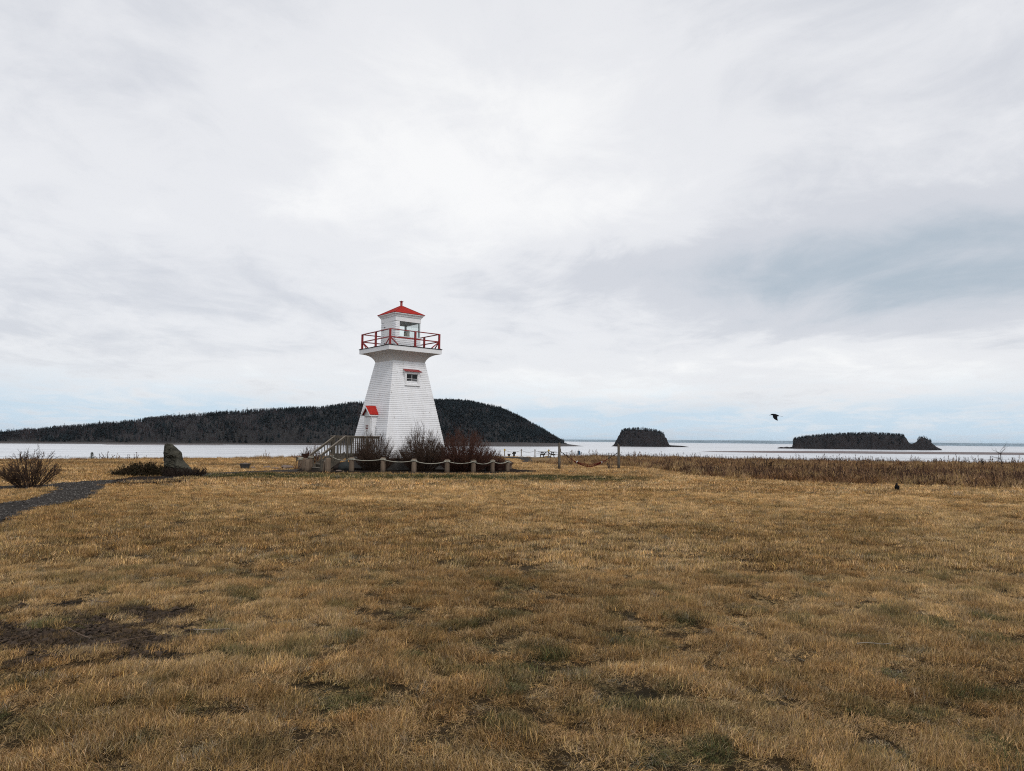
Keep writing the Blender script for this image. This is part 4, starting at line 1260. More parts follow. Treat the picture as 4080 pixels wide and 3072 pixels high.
br = random.Random(3)
for i, (px, ty, by, wpx, lab) in enumerate(BOL):
    P = at(px, by); D = P[1]; hgt = (by - ty) / F * D * 1.01; r = wpx / F * D / 2
    b_ = thing('log_bollard', lab, 'post', tuple(P), br.random() * 6, BG)
    if i == 4: b_.rotation_euler = (R(3), R(7), 0)
    body = lathe('log', [(r * 1.04, -.15), (r * 1.02, hgt * .3), (r * .98, hgt * .7), (r * .96, hgt - .035), (r * .84, hgt)], LOG, b_, 14, (0, 0), True, True, .07, i)
    body.data.materials.append(LOGEND); body.data.polygons[-1].material_index = 1
    ropez = hgt - .105
    if i not in (1, 2, 4, 5):
        S = Soup(); nt_ = 2 if i != 0 else 4
        for q in range(nt_):
            an = np.linspace(0, 2 * math.pi, 17); S.tube(np.stack([(r * 1.0 + .016) * np.cos(an), (r * 1.0 + .016) * np.sin(an), ropez + q * .034 + .008 * np.sin(an * 2 + q)], -1), .019, 5)
        S.build('rope_wrap', ROPE, b_)
    bol_top.append(np.array([P[0], P[1], P[2] + ropez + .015]))
rope = thing('rope', 'pale rope swagged from bollard to bollard round the bed', 'rope', tuple(at(1649, 1885)))
RO = np.array(rope.location)
for a, b_, sag in ((0, 3, .05), (6, 7, .13), (7, 8, .07), (8, 9, .10), (9, 10, .14), (10, 11, .11), (11, 12, .13), (12, 13, .10), (13, 14, .02)):
    p, q = bol_top[a] - RO, bol_top[b_] - RO; f = np.linspace(0, 1, 15)[:, None]
    off = np.array([0, -.13, 0])
    pts = p + (q - p) * f + off; pts[:, 2] -= sag * 4 * (f * (1 - f))[:, 0]
    S = Soup(); S.tube(pts, .021 + .0025 * np.sin(np.arange(15) * 2.5), 6); S.build('rope_span', ROPE, rope)

# ------------------------------------------------------------------ shrubs and plants
def gpt(px, py, z=0.0):
    P = at(px, py); return (P[0], P[1], P[2] + z)


def at_y(px, Y):
    d = ray(px, 1860); P = np.array([0, 0, H]) + d * (Y / d[1]); return (P[0], P[1], float(zg(P[0], P[1])))


SG = 'bare shrubs in the lighthouse bed'
shrub('bare many-stemmed shrub in front of the landing and door', 'shrub', at_y(1492, 37.9), 2.28, .95, 230, BARK, 1, group=SG, tw=9, foot=.45, sub=3, r0=.0080, wig=.045)
shrub('tall bare fan-shaped shrub in front of the tower below the window', 'shrub', at_y(1682, 37.9), 2.60, 1.08, 310, BARK, 2, group=SG, tw=9, foot=.48, sub=3, r0=.0082, wig=.045)
shrub('large dense reddish-brown bare shrub at the right foot of the tower', 'shrub', at_y(1850, 38.4), 2.38, 1.34, 480, BARKRED, 3, group=SG, tw=9, foot=.6, maxlean=1.15, sub=3, r0=.0085, wig=.045)
shrub('low loose reddish shrub at the right end of the bed', 'shrub', at_y(1962, 39.3), 1.25, .66, 130, BARKRED, 4, group=SG, tw=7, foot=.2, r0=.011)
shrub('short rusty twiggy shrub behind the right end bollard', 'shrub', at_y(2000, 40.0), .70, .65, 50, BARKRED, 5, group=SG, tw=6, foot=.2)
shrub('red-stemmed bare shrub behind the stairs, seen against the water', 'shrub', at_y(1240, 43.5), 1.45, .75, 75, BARKRED, 6, group=SG, tw=7, foot=.15)
shrub('wide bare dark shrub beside the gravel path at far left', 'shrub', gpt(118, 1946), 1.36, .84, 95, BARK, 7, name='bare_shrub', tw=9, foot=.2, wig=.09, maxlean=1.05, sub=4, r0=.0090)
shrub('small bare sprig against the bollards left of the stairs', 'shrub', at_y(1182, 38.5), .55, .4, 9, BARKRED, 8, tw=3, foot=.05)

# shrubs and saplings standing in the meadow
for lab, px, py, hpx, sp, n, sd_ in [
        ('upright dark twiggy shrub in the meadow right of the small island', 3055, 1880, 62, .40, 16, 21),
        ('pale bare bush just left of the twiggy meadow shrub', 3000, 1868, 50, .40, 12, 22),
        ('slender bare sapling against the water below the long island', 3341, 1848, 42, .22, 5, 23),
        ('low spreading leafless bush below the end of the long island', 3722, 1858, 38, .5, 10, 24),
        ('leafless bush left of the crooked tree at the far right', 3918, 1868, 46, .45, 11, 25),
        ('small bare shrub just behind the right hammock post', 2428, 1868, 34, .35, 14, 26),
        ('thin twiggy bush on the shore edge right of the hammock', 2520, 1826, 28, .5, 8, 27),
        ('bare brush at the shore edge right of the crooked tree', 4035, 1858, 36, .7, 12, 28)]:
    P = gpt(px, py); shrub(lab, 'bush', P, hpx / F * P[1], sp * hpx / F * P[1] * 1.5, n, BARKDARK if sd_ % 2 else DEADTWIG, sd_, 'meadow_shrub', 'shrubs in the dry meadow', tw=7, foot=.08, wig=.12, sub=3, r0=.017)
# crooked little tree at far right
P = gpt(3992, 1874); ct = thing('crooked_tree', 'small crooked leafless tree leaning left at the far right of the meadow', 'tree', P)
rg = np.random.default_rng(44); A, B = Soup(), Soup()
tp, tr = stem_poly((0, 0, -.05), (-.18, 0, 1), 1.35, 8, .032, .10, rg); A.tube(tp, tr, 7); A.build('trunk', BARKDARK, ct)
for k in range(16):
    i0 = rg.integers(2, 9); d = np.array([rg.normal(-.55, .8), rg.normal(0, .5), .35 + .4 * rg.random()]); p2, r2 = stem_poly(tp[i0], d, rg.uniform(.35, .85), 5, .013, .16, rg); B.tube(p2, r2, 4)
    for j in range(4): kk = rg.integers(2, 6); p3, r3 = stem_poly(p2[kk], p2[kk] - p2[kk - 1] + rg.normal(0, .06, 3), rg.uniform(.12, .3), 3, .006, .15, rg); B.tube(p3, r3, 3)
B.build('crown', BARKDARK, ct)

# young spruce by the shore at left
def needle_tree(label, P, h, seed):
    t_ = thing('spruce_sapling', label, 'tree', P); rg = np.random.default_rng(seed)
    S = Soup(); S.tube(np.array([(0, 0, -.05), (0, 0, h * .5), (.01, 0, h)]), np.array([.02, .012, .004]), 6); S.build('trunk', BARK, t_)
    N = Soup()
    for k in range(60):
        f = rg.random() ** .8 * .85 + .05; a = rg.random() * 6.28; L = (1 - f) * h * .36 + .03
        b0 = np.array([0, 0, f * h]); d = np.array([math.cos(a), math.sin(a), .28]); p2, r2 = stem_poly(b0, d, L, 3, .004, .08, rg); N.tube(p2, r2, 3)
        for j in range(16):
            q = rg.random() * 3; i0 = int(q); c0 = p2[i0] + (p2[min(i0 + 1, 3)] - p2[i0]) * (q - i0); dd = rg.normal(0, 1, 3) + d; dd = dd / np.linalg.norm(dd) * .05; sd = rg.normal(0, 1, 3) * .006
            N.add([c0 - sd, c0 + sd, c0 + dd], None, [(0, 1, 2)])
    N.build('crown', SPRUCE, t_, False)


needle_tree('tiny dark spruce sapling at the shore edge left of the boulder', gpt(365, 1833.5), .58, 3)
sb = thing('plant_stub', 'small dark dead plant stub on the brown strip at left', 'plant', gpt(328, 1880)); A, B = shrub_soups(np.random.default_rng(9), .32, .12, 6, 3, .012, .06); A.build('stems', BARKDARK, sb); B.build('twigs', BARKDARK, sb)

# ------------------------------------------------------------------ standing stone with its plantings
BP = at(705, 1897); BD = BP[1]
bo = thing('boulder', 'tall pointed grey-green standing stone with a dark plate on its left edge', 'boulder', tuple(BP))
PXM = BD / F
levels = np.array([(1905, 655, 770), (1885, 656, 768), (1868, 657, 757), (1862, 657, 750), (1856, 657.5, 742), (1845, 657, 731), (1835, 656, 723), (1820, 655, 719.5), (1805, 653, 714), (1795, 652.5, 706), (1785, 652, 696), (1777, 652.5, 687), (1771, 654, 680), (1768.5, 660, 672)])
S = []; ns_ = 72; nl_ = 46
for li in range(nl_):
    q_ = li / (nl_ - 1); py = 1905 + (1768.5 - 1905) * q_
    l = np.interp(-py, -levels[:, 0], levels[:, 1]); r_ = np.interp(-py, -levels[:, 0], levels[:, 2])
    z = (1897 - py) * PXM; hx = (r_ - l) / 2 * PXM; xc = ((l + r_) / 2 - 705) * PXM; dy = max(.10, min(hx * .95, .42))
    a = 2 * math.pi * np.arange(ns_) / ns_; ca_, sa_ = np.cos(a), np.sin(a)
    x = hx * np.sign(ca_) * np.abs(ca_) ** .72; y = dy * np.sign(sa_) * np.abs(sa_) ** .72
    wx = x + xc
    # slanting beds: ridged steps across the face, and a deep undercut low on the left
    rid = 1 - np.abs(fbm(wx * 3.0 + 9, z * 4.2 + wx * 2.2, 55, 4) - .5) * 4
    chunk = np.floor(fbm(wx * 2.2 + 3 + y, z * 2.6 - wx * 1.6, 66, 2) * 7) / 7 - .5
    under = sst(.28, .02, wx + .1) * sst(.92, .74, z) * .14
    off = (.08 * rid + .36 * chunk - under * 1.4) * np.abs(sa_) * float(sst(1.0, .93, q_))
    jit_ = (fbm(a * 3, z * 9 + 0 * a, 77, 3) - .5) * .035
    for k in range(ns_): S.append((wx[k] + jit_[k], y[k] + np.sign(sa_[k]) * off[k], z))
Fq = [(i * ns_ + k, i * ns_ + (k + 1) % ns_, (i + 1) * ns_ + (k + 1) % ns_, (i + 1) * ns_ + k) for i in range(nl_ - 1) for k in range(ns_)]
Fq.append(tuple((nl_ - 1) * ns_ + k for k in range(ns_)))
stone = mesh_from('stone', S, Fq, ROCK, bo)
xl = (650.5 - 705) * PXM
pt_ = box('plate', -.014, .014, -.26, .20, (1897 - 1838) * PXM, (1897 - 1783) * PXM, BRONZE, bo, .004)
pt_.location = (xl, 0, 0); pt_.rotation_euler = (0, 0, R(27))


def needles(label, P, rx, ry, h, n, m, seed, name, cat):
    """a low spreading evergreen made of short sprays"""
    rg = np.random.default_rng(seed); t_ = thing(name, label, cat, P); S = Soup(); B = Soup()
    for i in range(n):
        a = rg.random() * 6.28; q = math.sqrt(rg.random()); b0 = np.array([rx * q * math.cos(a), ry * q * math.sin(a), 0])
        top = h * (1 - .75 * q ** 2) * rg.uniform(.3, 1.05); b0[2] = max(.02, top - .12)
        d = np.array([math.cos(a) * .9 + rg.normal(0, .4), math.sin(a) * .7 + rg.normal(0, .4), .35 + .3 * rg.random()])
        p2, r2 = stem_poly(b0, d, rg.uniform(.12, .3), 3, .005, .15, rg)
        if i % 3 == 0: B.tube(p2, r2, 3)
        for j in range(9):
            k = rg.random() * 3; i0 = int(k); c0 = p2[i0] + (p2[min(i0 + 1, 3)] - p2[i0]) * (k - i0)
            dd = d * .5 + rg.normal(0, .6, 3); dd = dd / np.linalg.norm(dd) * rg.uniform(.04, .09); sd = rg.normal(0, 1, 3) * .010
            S.add([c0 - sd, c0 + sd, c0 + dd], None, [(0, 1, 2)])
    S.build('foliage', m, t_, False); B.build('branches', BARKDARK, t_)


needles('dark low spreading juniper on the left of the boulder', at_y(575, 30.6), 1.2, .55, .58, 1700, JUNIPER, 31, 'juniper', 'shrub')
shrub('tangle of bare reddish twigs at the front and right of the boulder', 'shrub', at_y(738, 30.2), .40, .72, 150, BARKDARK, 32, 'twiggy_shrub', tw=8, foot=.5, wig=.14, maxlean=1.1, r0=.011)
shrub('rusty dried plant between the juniper and the boulder', 'plant', at_y(644, 31.6), .48, .28, 26, DEADTWIG, 33, 'dried_plant', tw=4, foot=.12, wig=.12)
sheet('stone_bed', poly_world([(440, 1924), (500, 1930), (640, 1929), (760, 1921), (812, 1908), (780, 1896), (560, 1898), (470, 1912)]), .04, MULCH, .10, .2)

# ------------------------------------------------------------------ planter, stones, under-stair rock, driftwood
P = at(976, 1871); pl = thing('planter', 'squat dark tapered wooden planter box alone on the lawn', 'planter', tuple(P), R(12))
def taper(name, a0, a1, z0, z1, m, parent):
    return square_loft(name, [(a0, z0), (a1, z1)], m, parent, True, True)
taper('foot', .15, .15, -.03, .07, CONC, pl); taper('box', .19, .225, .071, .26, PLANTER_M, pl); taper('rim', .245, .245, .2605, .315, PLANTER_M, pl)
lathe('soil', [(.16, .316), (.12, .345), (.03, .36)], PALESTONE, pl, 9, (0, 0), False, True, .15, 4)


def rock(name, label, P, sx, sy, sz, m, seed, cat='rock', group=None):
    bm = bmesh.new(); bmesh.ops.create_icosphere(bm, subdivisions=3, radius=1)
    rg = np.random.default_rng(seed); planes = [(v / np.linalg.norm(v), rg.uniform(.62, .95)) for v in rg.normal(0, 1, (9, 3))]
    for v in bm.verts:
        c = np.array(v.co)
        for n_, d_ in planes:
            k = c @ n_ - d_
            if k > 0: c -= n_ * k
        v.co = Vector((c[0] * sx, c[1] * sy, c[2] * sz + sz * .55))
    me = bpy.data.meshes.new(name); bm.to_mesh(me); bm.free()
    o = link_mesh(name, me, m); o.location = P; return tag(o, label, cat, group)


rock('rock', 'dark green-black leaning boulder under the stair landing', at_y(1374, 37.5), .34, .3, .33, DARKROCK, 2)
rock('rock', 'flat pale slab lying left of the dark boulder under the stairs', at_y(1350, 37.2), .16, .14, .05, PALESTONE, 5)
for i, (px, py, s_, lab) in enumerate([(1008, 1868, .10, 'low reddish stone nearest the planter, first of the row'), (1054, 1867, .10, 'brown stone, left of the pair mid-row beside the path'), (1070, 1866, .12, 'tallest brown stone of the row beside the path'), (1090, 1869.5, .085, 'dark flat stone right of the tallest in the row'), (1103, 1869.5, .085, 'pale stone near the right end of the row'), (1132, 1870, .08, 'last small stone of the row, nearest the bollards')]):
    rock('stone', lab, gpt(px, py), s_ * 1.3, s_, s_ * .8, PALESTONE, 20 + i, 'stone', 'stones in a row along the path')
rock('earth_mound', 'low reddish-brown earth heap between the stones and the bollards', gpt(1147, 1869), .42, .3, .15, PALESTONE, 40, 'mound')


def branch(name, label, P, pts, r0, m, cat='branch', group=None, sides=6):
    S = Soup(); pts = np.array(pts, float); f = np.linspace(0, 1, 4 * (len(pts) - 1) + 1); k = f * (len(pts) - 1)
    PP = np.stack([np.interp(k, np.arange(len(pts)), pts[:, i]) for i in range(3)], -1)
    PP[1:-1] = (PP[:-2] + PP[1:-1] * 2 + PP[2:]) / 4
    S.tube(PP, r0 * np.linspace(1, .5, len(f)), sides)
    o = S.build(name, m); o.location = P; return tag(o, label, cat, group)


DG_ = 'driftwood in the bed'
P = gpt(1934, 1877)
branch('driftwood', 'white bent driftwood branch standing beside a bollard in the bed', P, [(0, 0, -.02), (-.02, 0, .12), (-.01, 0, .24), (.10, .02, .29), (.2, .05, .36), (.26, .05, .42)], .045, DRIFT, 'driftwood', DG_)
P = gpt(1597, 1866)
dw = thing('driftwood_root', 'pale knotted driftwood root lying behind the rope in mid-bed', 'driftwood', P, 0, DG_)
for k, pts in enumerate([[(-.16, 0, 0), (-.1, 0, .12), (0, 0, .2)], [(.18, 0, .02), (.12, 0, .1), (0, 0, .2)], [(-.02, 0, .02), (.0, 0, .14), (-.05, 0, .26)], [(0, 0, .2), (.12, .02, .25)]]):
    S = Soup(); S.tube(np.array(pts, float), np.linspace(.028, .015, len(pts)), 6); S.build('root', DRIFT, dw)

# ------------------------------------------------------------------ hammock and its posts
HL, HR_ = at(2228, 1870), at(2465, 1871)
for lab, P, hgt, r0, slant in (('left round-topped hammock post of weathered wood', HL, 1.56, .075, 0), ('right hammock post with a slanted cut top', HR_, 1.49, .08, 1)):
    t_ = thing('hammock_post', lab, 'post', tuple(P), 0, 'posts holding the hammock')
    p_ = lathe('shaft', [(r0 * 1.1, -.1), (r0, .5), (r0 * .96, hgt - .03), (r0 * .86, hgt)], POSTWOOD, t_, 14, (0, 0), True, True, .04, int(hgt * 100))
    if slant:
        for v in p_.data.vertices:
            if v.co.z > hgt - .05: v.co.z += -.10 * (v.co.x / r0) + (0 if v.co.z > hgt - .01 else -.03)
    if not slant: box('cleat', .06, .10, -.03, .03, 1.0, 1.22, POSTWOOD, t_, .006)
hm = thing('hammock', 'sagging red rope-net hammock slung between two wooden posts', 'hammock', tuple((HL + HR_) / 2))
HO = np.array(hm.location)
def hpt(px, py, dy=0.0):
    f = (px - 2228) / (2465 - 2228); Y = HL[1] + (HR_[1] - HL[1]) * f + dy; return at_depth(px, py, Y) - HO
S = Soup(); S.tube(np.array([hpt(2234, 1799.5), hpt(2272, 1826)]), .022, 6); S.build('strap', BLACKSTRAP, hm)
S = Soup(); S.tube(np.array([hpt(2460, 1805), hpt(2423, 1828)]), .022, 6); S.build('strap', BLACKSTRAP, hm)
S = Soup(); S.tube(np.array([hpt(2272, 1826), hpt(2290, 1838)]), .012, 6); S.tube(np.array([hpt(2272, 1826), hpt(2292, 1841, .1)]), .01, 6); S.build('cord', REDROPE, hm)
S = Soup(); S.tube(np.array([hpt(2423, 1828), hpt(2400, 1840)]), .012, 6); S.tube(np.array([hpt(2423, 1828), hpt(2399, 1844, .1)]), .01, 6); S.build('cord', REDROPE, hm)
topc = [(2288, 1837), (2300, 1841), (2320, 1846), (2345, 1849), (2370, 1848), (2388, 1843), (2402, 1839)]
botc = [(2290, 1841), (2300, 1846), (2320, 1855), (2345, 1861), (2370, 1857.5), (2388, 1849), (2402, 1842)]
N = Soup(); nu, nv_ = 22, 6
tx = np.linspace(0, 1, nu); A_ = np.array(topc, float); B_ = np.array(botc, float); kk = np.linspace(0, 1, len(topc))
grid = np.zeros((nv_, nu, 3))
for j, f in enumerate(tx):
    a = (np.interp(f, kk, A_[:, 0]), np.interp(f, kk, A_[:, 1])); b_ = (np.interp(f, kk, B_[:, 0]), np.interp(f, kk, B_[:, 1]))
    for i in range(nv_):
        q = i / (nv_ - 1); ang = q * math.pi; bulge = .5 - .5 * math.cos(ang)
        grid[i, j] = hpt(a[0], a[1] + (b_[1] - a[1]) * math.sin(ang / 2) ** 1.0, (q - .0) * .5 * math.sin(math.pi * f) - .1)
for i in range(nv_): N.tube(grid[i], .011, 4)
for j in range(nu): N.tube(grid[:, j], .011, 4)
N.build('net', REDROPE, hm)
for px, py in ((2296, 1840), (2300, 1839), (2399, 1841), (2396, 1842)):
    p = hpt(px, py, -.05); S = Soup(); S.tube(np.array([p + [0, 0, .05], p + [.01, 0, -.045]]), np.array([.035, .03]), 6); S.build('tie', PLASTIC, hm)

# ------------------------------------------------------------------ shore: picnic table, benches, posts with rope, sign
P = at(2180, 1824); ptb = thing('picnic_table', 'dark weathered wooden picnic table near the shore fence', 'table', tuple(P), R(16))
KS = P[1] / F
for i in range(5): y = -.36 + i * .18; box('table_plank', -.98, .98, y - .084, y + .084, .66, .70, TIMBER, ptb, .004)
for y in (-.70, .70):
    for k in (0, 1): yy = y + (k - .5) * .15; box('bench_plank', -1.05, 1.05, yy - .07, yy + .07, .40, .44, TIMBER, ptb, .004)
for x in (-.62, .62):
    for s_ in (-1, 1): beam('leg', (x, s_ * .68, 0), (x, s_ * .22, .66), .06, .11, DARKBROWN, ptb)
    beam('cross_bar', (x + .07, -.80, .36), (x + .07, .80, .36), .05, .11, DARKBROWN, ptb)
    beam('top_bar', (x + .07, -.42, .62), (x + .07, .42, .62), .05, .08, DARKBROWN, ptb)
    beam('brace', (x * .9, 0, .33), (x * .12, 0, .655), .06, .08, DARKBROWN, ptb)
for i, (px, py, hh, lab) in enumerate([(2028, 1818.5, .42, 'low dark wooden bench nearer the shrubs by the shore rail'), (2048, 1818.5, .55, 'slightly taller dark bench left of the shore fence posts')]):
    P = at(px, py); t_ = thing('shore_bench', lab, 'bench', tuple(P), R(8), 'dark benches by the shore')
    box('seat', -.21, .21, -.20, .20, hh * .55, hh * .75, DARKBROWN, t_, .01); box('base', -.10, .10, -.14, .14, -.02, hh * .549, DARKBROWN, t_, .01)
    if i: box('backrest', -.12, .25, .16, .2, hh * .751, hh * 1.05, DARKBROWN, t_, .01)
P = at_y(1196, 50.5); t_ = thing('picnic_bench', 'dark plank bench seen past the bollards left of the stairs', 'bench', P, R(6))
box('table_top', -.03, .55, -.35, .35, .555, .60, DARKBROWN, t_, .01); box('seat', -.30, .02, -.75, -.5, .34, .38, DARKBROWN, t_, .01); box('support', .10, .48, -.25, .25, .0, .554, DARKBROWN, t_, .01); box('seat_support', -.16, -.08, -.70, -.55, .0, .339, DARKBROWN, t_, .01)

SHORE = [(2010, 1789, 1814, 1, 'shore rail post with a yellow marker, beside the end shrub'), (2076.5, 1789.5, 1815.5, 0, 'brown shore rail post on a concrete foot left of the picnic table, first of two'), (2131, 1790.5, 1816.5, 0, 'brown shore rail post on a concrete foot nearest the picnic table'), (2186, 1791, 1817, 1, 'shore rail post with a yellow marker behind the picnic table'), (2278.5, 1793.5, 1823, 0, 'plain shore rail post left of the blue sign')]
shore_tops = []
for px, ty, by, yel, lab in SHORE:
    Y = 83.0; P = np.array(at_y(px, Y)); hgt = (by - ty) / F * Y + .02; g_ = at_depth(px, by, Y)[2] - P[2]
    t_ = thing('shore_post', lab, 'post', tuple(P), 0, 'posts of the shore rope fence')
    box('shaft', -.05, .05, -.05, .05, -.05, g_ + hgt, LOG, t_, .01)
    if px != 2278.5: lathe('concrete_foot', [(.16, -.1), (.15, .14), (.10, .17)], CONC_L, t_, 8)
    if yel: mesh_from('marker', [(-.13, -.06, g_ + hgt - .12), (0, -.06, g_ + hgt + .02), (.13, -.06, g_ + hgt - .12), (0, -.06, g_ + hgt - .27), (-.13, -.075, g_ + hgt - .12), (0, -.075, g_ + hgt + .02), (.13, -.075, g_ + hgt - .12), (0, -.075, g_ + hgt - .27)], [(4, 5, 6, 7), (3, 2, 1, 0), (0, 1, 5, 4), (1, 2, 6, 5), (2, 3, 7, 6), (3, 0, 4, 7)], YELLOW, t_)
    shore_tops.append(P + [0, 0, g_ + hgt - .15])
Psn = np.array(at_y(2304, 82)); sg = thing('shore_sign', 'blue sign on a dark post in the dry grass behind the hammock', 'sign', tuple(Psn), R(35))
gs = at_depth(2304, 1796, 82)[2] - Psn[2]
box('post', -.09, .0, -.05, .05, -.1, gs, POSTWOOD, sg, .01); box('panel', .001, .22, -.07, -.03, gs - .45, gs - .02, BLUESIGN, sg, .006)
shore_tops.append(Psn + [0, 0, gs - .3])
sr_ = thing('shore_rope', 'thin rope hung along the posts at the shore', 'rope', tuple(shore_tops[0]))
for a, b_ in zip(shore_tops[:-1], shore_tops[1:]):
    f = np.linspace(0, 1, 12)[:, None]; pts = a + (b_ - a) * f - shore_tops[0] + [0, -.06, 0]; pts[:, 2] -= .28 * 4 * (f * (1 - f))[:, 0] * .8
    S = Soup(); S.tube(pts, .014, 4); S.build('rope_span', POSTWOOD, sr_)
P = np.array(at_y(2426, 62)); t_ = thing('stake', 'short grey stake in the dry grass behind the hammock', 'post', tuple(P)); gs = at_depth(2426, 1805, 62)[2] - P[2]
lathe('shaft', [(.05, -.1), (.045, gs - .02), (.038, gs)], POSTWOOD, t_, 8)
P = np.array(at_y(3117, 55)); t_ = thing('stake', 'short dark stump of a stake in the meadow below the long island', 'post', tuple(P)); gs = at_depth(3117, 1836, 55)[2] - P[2]
lathe('shaft', [(.045, -.1), (.04, gs - .02), (.03, gs)], DARKBROWN, t_, 8)


# ------------------------------------------------------------------ crows
def loft(rings, sides=12):
    """closed body through elliptical rings: (centre, half width, half height, direction)"""
    V = []; Q = []
    for c0, hw_, hh_, dr in rings:
        d = np.array(dr, float); d /= np.linalg.norm(d); s_ = np.cross(d, [0, 0, 1.0]); s_ /= np.linalg.norm(s_) + 1e-9; u = np.cross(s_, d)
        for k in range(sides):
            a = 2 * math.pi * k / sides; V.append(np.array(c0) + s_ * hw_ * math.cos(a) + u * hh_ * math.sin(a))
    n = len(rings)
    for i in range(n - 1):
        for k in range(sides): Q.append((i * sides + k, i * sides + (k + 1) % sides, (i + 1) * sides + (k + 1) % sides, (i + 1) * sides + k))
    Q.append(tuple(reversed(range(sides)))); Q.append(tuple((n - 1) * sides + k for k in range(sides)))
    return V, Q


def fly_crow():
    P = at_depth(3090, 1652.5, 32.0); t_ = thing('crow', 'black crow flying low over the bay with wings beating down', 'bird', tuple(P), R(-17))
    # flies to the left (-x), nose slightly up; body from beak to tail
    V, Q = loft([((-.195, 0, -.005), .010, .010, (1, 0, 0)), ((-.178, 0, .004), .024, .024, (1, 0, .1)), ((-.150, 0, .012), .034, .034, (1, 0, .05)), ((-.120, 0, .008), .034, .034, (1, 0, -.1)), ((-.08, 0, -.002), .050, .046, (1, 0, -.15)), ((-.02, 0, -.016), .060, .055, (1, 0, -.2)), ((.05, 0, -.030), .050, .043, (1, 0, -.2)), ((.11, 0, -.044), .032, .026, (1, 0, -.2)), ((.15, 0, -.053), .024, .012, (1, 0, -.2))])
    o = mesh_from('body', V, Q, FEATHER, t_, True)
    V, Q = loft([((-.262, 0, -.030), .003, .003, (1, 0, .35)), ((-.235, 0, -.017), .008, .009, (1, 0, .35)), ((-.192, 0, -.003), .013, .015, (1, 0, .2))], 8)
    mesh_from('beak', V, Q, HORN, t_, True)
    # tail: narrow fan
    V = []; Fc = []
    for k in range(5):
        a = (k - 2) * .13; V += [(.14, (k - 2) * .010, -.050), (.14, (k - 2) * .010 + .012, -.050), (.145 + .15 * math.cos(a), (k - 2) * .010 + .15 * math.sin(a) + .012, -.086 + .003 * k), (.145 + .15 * math.cos(a), (k - 2) * .010 + .15 * math.sin(a) - .004, -.086 + .003 * k)]; Fc.append((4 * k, 4 * k + 1, 4 * k + 2, 4 * k + 3))
    tl = mesh_from('tail', V, Fc, FEATHER, t_); md = tl.modifiers.new('thick', 'SOLIDIFY'); md.thickness = .004
    # wings swung down: near wing towards the camera, far wing beyond
    for s_ in (-1, 1):
        root = [(-.105, s_ * .035, .012), (.085, s_ * .03, -.028)]
        rows = []
        spans = [0, .10, .20, .31, .42]
        le = [(-.105, .0), (-.115, -.055), (-.10, -.125), (-.045, -.19), (.035, -.238)]
        te = [(.085, -.03), (.075, -.085), (.065, -.15), (.070, -.205), (.068, -.228)]
        V = []; Fc = []; nst = 7
        for i, sp_ in enumerate(spans):
            yy = s_ * (.035 + sp_ * .42)
            for j in range(nst):
                f = j / (nst - 1); x = le[i][0] + (te[i][0] - le[i][0]) * f; z = le[i][1] + (te[i][1] - le[i][1]) * f + .012 * math.sin(math.pi * f)
                if i == 4: z -= .022 * (j % 2); x += .01 * (j % 2)
                V.append((x, yy, z + .008))
        for i in range(4):
            for j in range(nst - 1): Fc.append((i * nst + j, i * nst + j + 1, (i + 1) * nst + j + 1, (i + 1) * nst + j))
        # split primary feathers at the tip
        for k in range(4):
            b0 = np.array(V[4 * nst + k + 2]); n = len(V)
            V += [tuple(b0), tuple(b0 + [.014, 0, 0.004]), tuple(b0 + [.030 - .002 * k, s_ * .02, -.040 + .004 * k])]; Fc.append((n, n + 1, n + 2))
        wg = mesh_from('wing', V, Fc, FEATHER, t_); md = wg.modifiers.new('thick', 'SOLIDIFY'); md.thickness = .006


fly_crow()


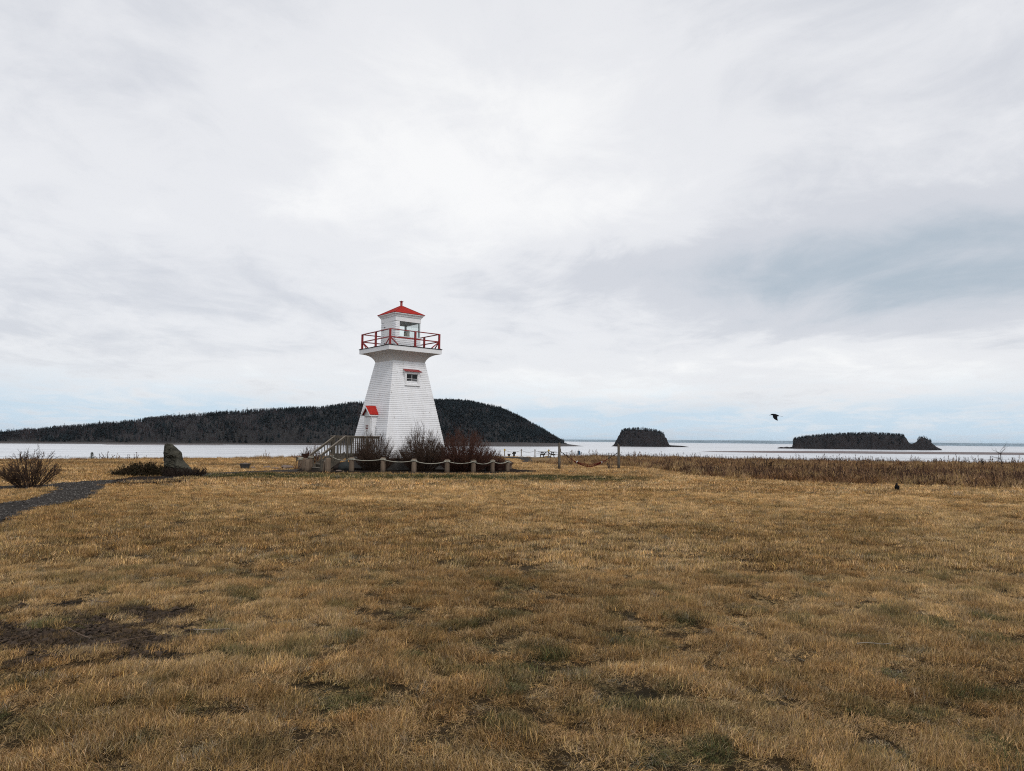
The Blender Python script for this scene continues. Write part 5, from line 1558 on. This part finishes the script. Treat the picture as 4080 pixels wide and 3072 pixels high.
def stand_crow():
    P = at(3573, 1957.5); t_ = thing('crow', 'black crow standing on the lawn at the meadow edge, head turned right', 'bird', tuple(P), R(0))
    k = 1.02
    V, Q = loft([((.022, -.02, .062), .030, .020, (-.3, .2, 1)), ((.012, -.018, .088), .052, .046, (-.3, .1, 1)), ((.000, -.01, .125), .072, .066, (-.2, .1, 1)), ((-.006, 0, .165), .072, .066, (-.1, .1, 1)), ((-.004, .008, .205), .052, .052, (.0, .1, 1)), ((.002, .012, .232), .036, .038, (.1, .05, 1)), ((.008, .012, .254), .032, .034, (.2, 0, 1)), ((.014, .012, .272), .026, .026, (.4, 0, 1)), ((.020, .012, .283), .012, .012, (.6, 0, 1))])
    mesh_from('body', V, Q, FEATHER, t_, True)
    V, Q = loft([((.026, .012, .266), .014, .014, (1, 0, .0)), ((.052, .010, .266), .009, .010, (1, 0, -.05)), ((.078, .008, .262), .002, .002, (1, 0, -.15))], 8)
    mesh_from('beak', V, Q, HORN, t_, True)
    # folded wings and tail
    for s_, ln in ((-1, .11), (1, .115)):
        V, Q = loft([((s_ * .034, -.02, .212), .016, .022, (s_ * .1, -.2, -1)), ((s_ * .058, -.02, .170), .024, .045, (s_ * .05, -.1, -1)), ((s_ * .052, -.03, .118), .026, .045, (-s_ * .2, -.2, -1)), ((s_ * .030 + .008, -.045, .08), .020, .028, (-s_ * .3, -.3, -1)), ((s_ * .015 + .02, -.06, .055), .010, .012, (-s_ * .2, -.3, -1))], 8)
        mesh_from('wing', V, Q, FEATHER, t_, True)
    V, Q = loft([((.02, -.04, .075), .020, .012, (.5, -.5, -.6)), ((.045, -.075, .042), .028, .008, (.5, -.5, -.6)), ((.072, -.105, .012), .030, .005, (.5, -.5, -.6))], 8)
    mesh_from('tail', V, Q, FEATHER, t_, True)
    V, Q = loft([((.06, -.02, .075), .010, .010, (1, 0, -.3)), ((.095, -.02, .062), .008, .004, (1, 0, -.3)), ((.118, -.02, .055), .003, .002, (1, 0, -.3))], 6); mesh_from('wing_tip', V, Q, FEATHER, t_, True)
    for s_ in (-1, 1):
        S = Soup(); S.tube(np.array([(s_ * .022, 0, .075), (s_ * .024, .008, .035), (s_ * .024, .0, -.01)]), np.array([.009, .0055, .005]), 6)
        for a in (-.5, 0, .5): S.tube(np.array([(s_ * .024, 0, .002), (s_ * .024 + .03 * math.sin(a), -.03 * math.cos(a), .0)]), np.array([.004, .002]), 4)
        S.build('leg', HORN, t_)


stand_crow()

# ------------------------------------------------------------------ fallen sticks on the lawn
TG = 'fallen twigs on the near lawn'
for lab, px, py, L, ang, sd_ in [('pale forked stick on the bare muddy patch', 410, 2605, .34, .5, 1), ('long thin twig arching over the bare muddy patch', 360, 2578, .42, 2.5, 2), ('pale bark strip on the grass right of the muddy patch', 770, 2540, .26, .35, 3), ('bleached stick lying in the grass at right', 3415, 2595, .28, .05, 4), ('short pale stick at the far edge of the muddy patch', 430, 2432, .22, 2.9, 5)]:
    rg = np.random.default_rng(sd_); P = at(px, py); pts = [np.array([0, 0, .05])]
    d = np.array([math.cos(ang), math.sin(ang), .0])
    for i in range(4): pts.append(pts[-1] + (d + rg.normal(0, .22, 3) * [1, 1, .35]) * L / 4)
    branch('twig', lab, (P[0], P[1], float(relief(P[0], P[1])) + .01), pts, .005, DEADTWIG if sd_ in (1, 2, 5) else STICK, 'twig', TG, 5)

# ------------------------------------------------------------------ sea air: one box of thin haze round everything
hz = box('haze', -62000, 62000, -2500, 72000, -18, 172, None); hz.data.materials.clear()
HM = bpy.data.materials.new('haze'); HM.use_nodes = True; HM.node_tree.nodes.clear(); t = NT(HM.node_tree)
pv = t.n('ShaderNodeVolumePrincipled', inp={'Color': (.66, .85, 1.0, 1), 'Density': 1.0e-5, 'Anisotropy': 0.0})
ou = t.n('ShaderNodeOutputMaterial'); t.link(pv.outputs[0], ou.inputs['Volume'])
hz.data.materials.append(HM); tag(hz, kind='stuff')
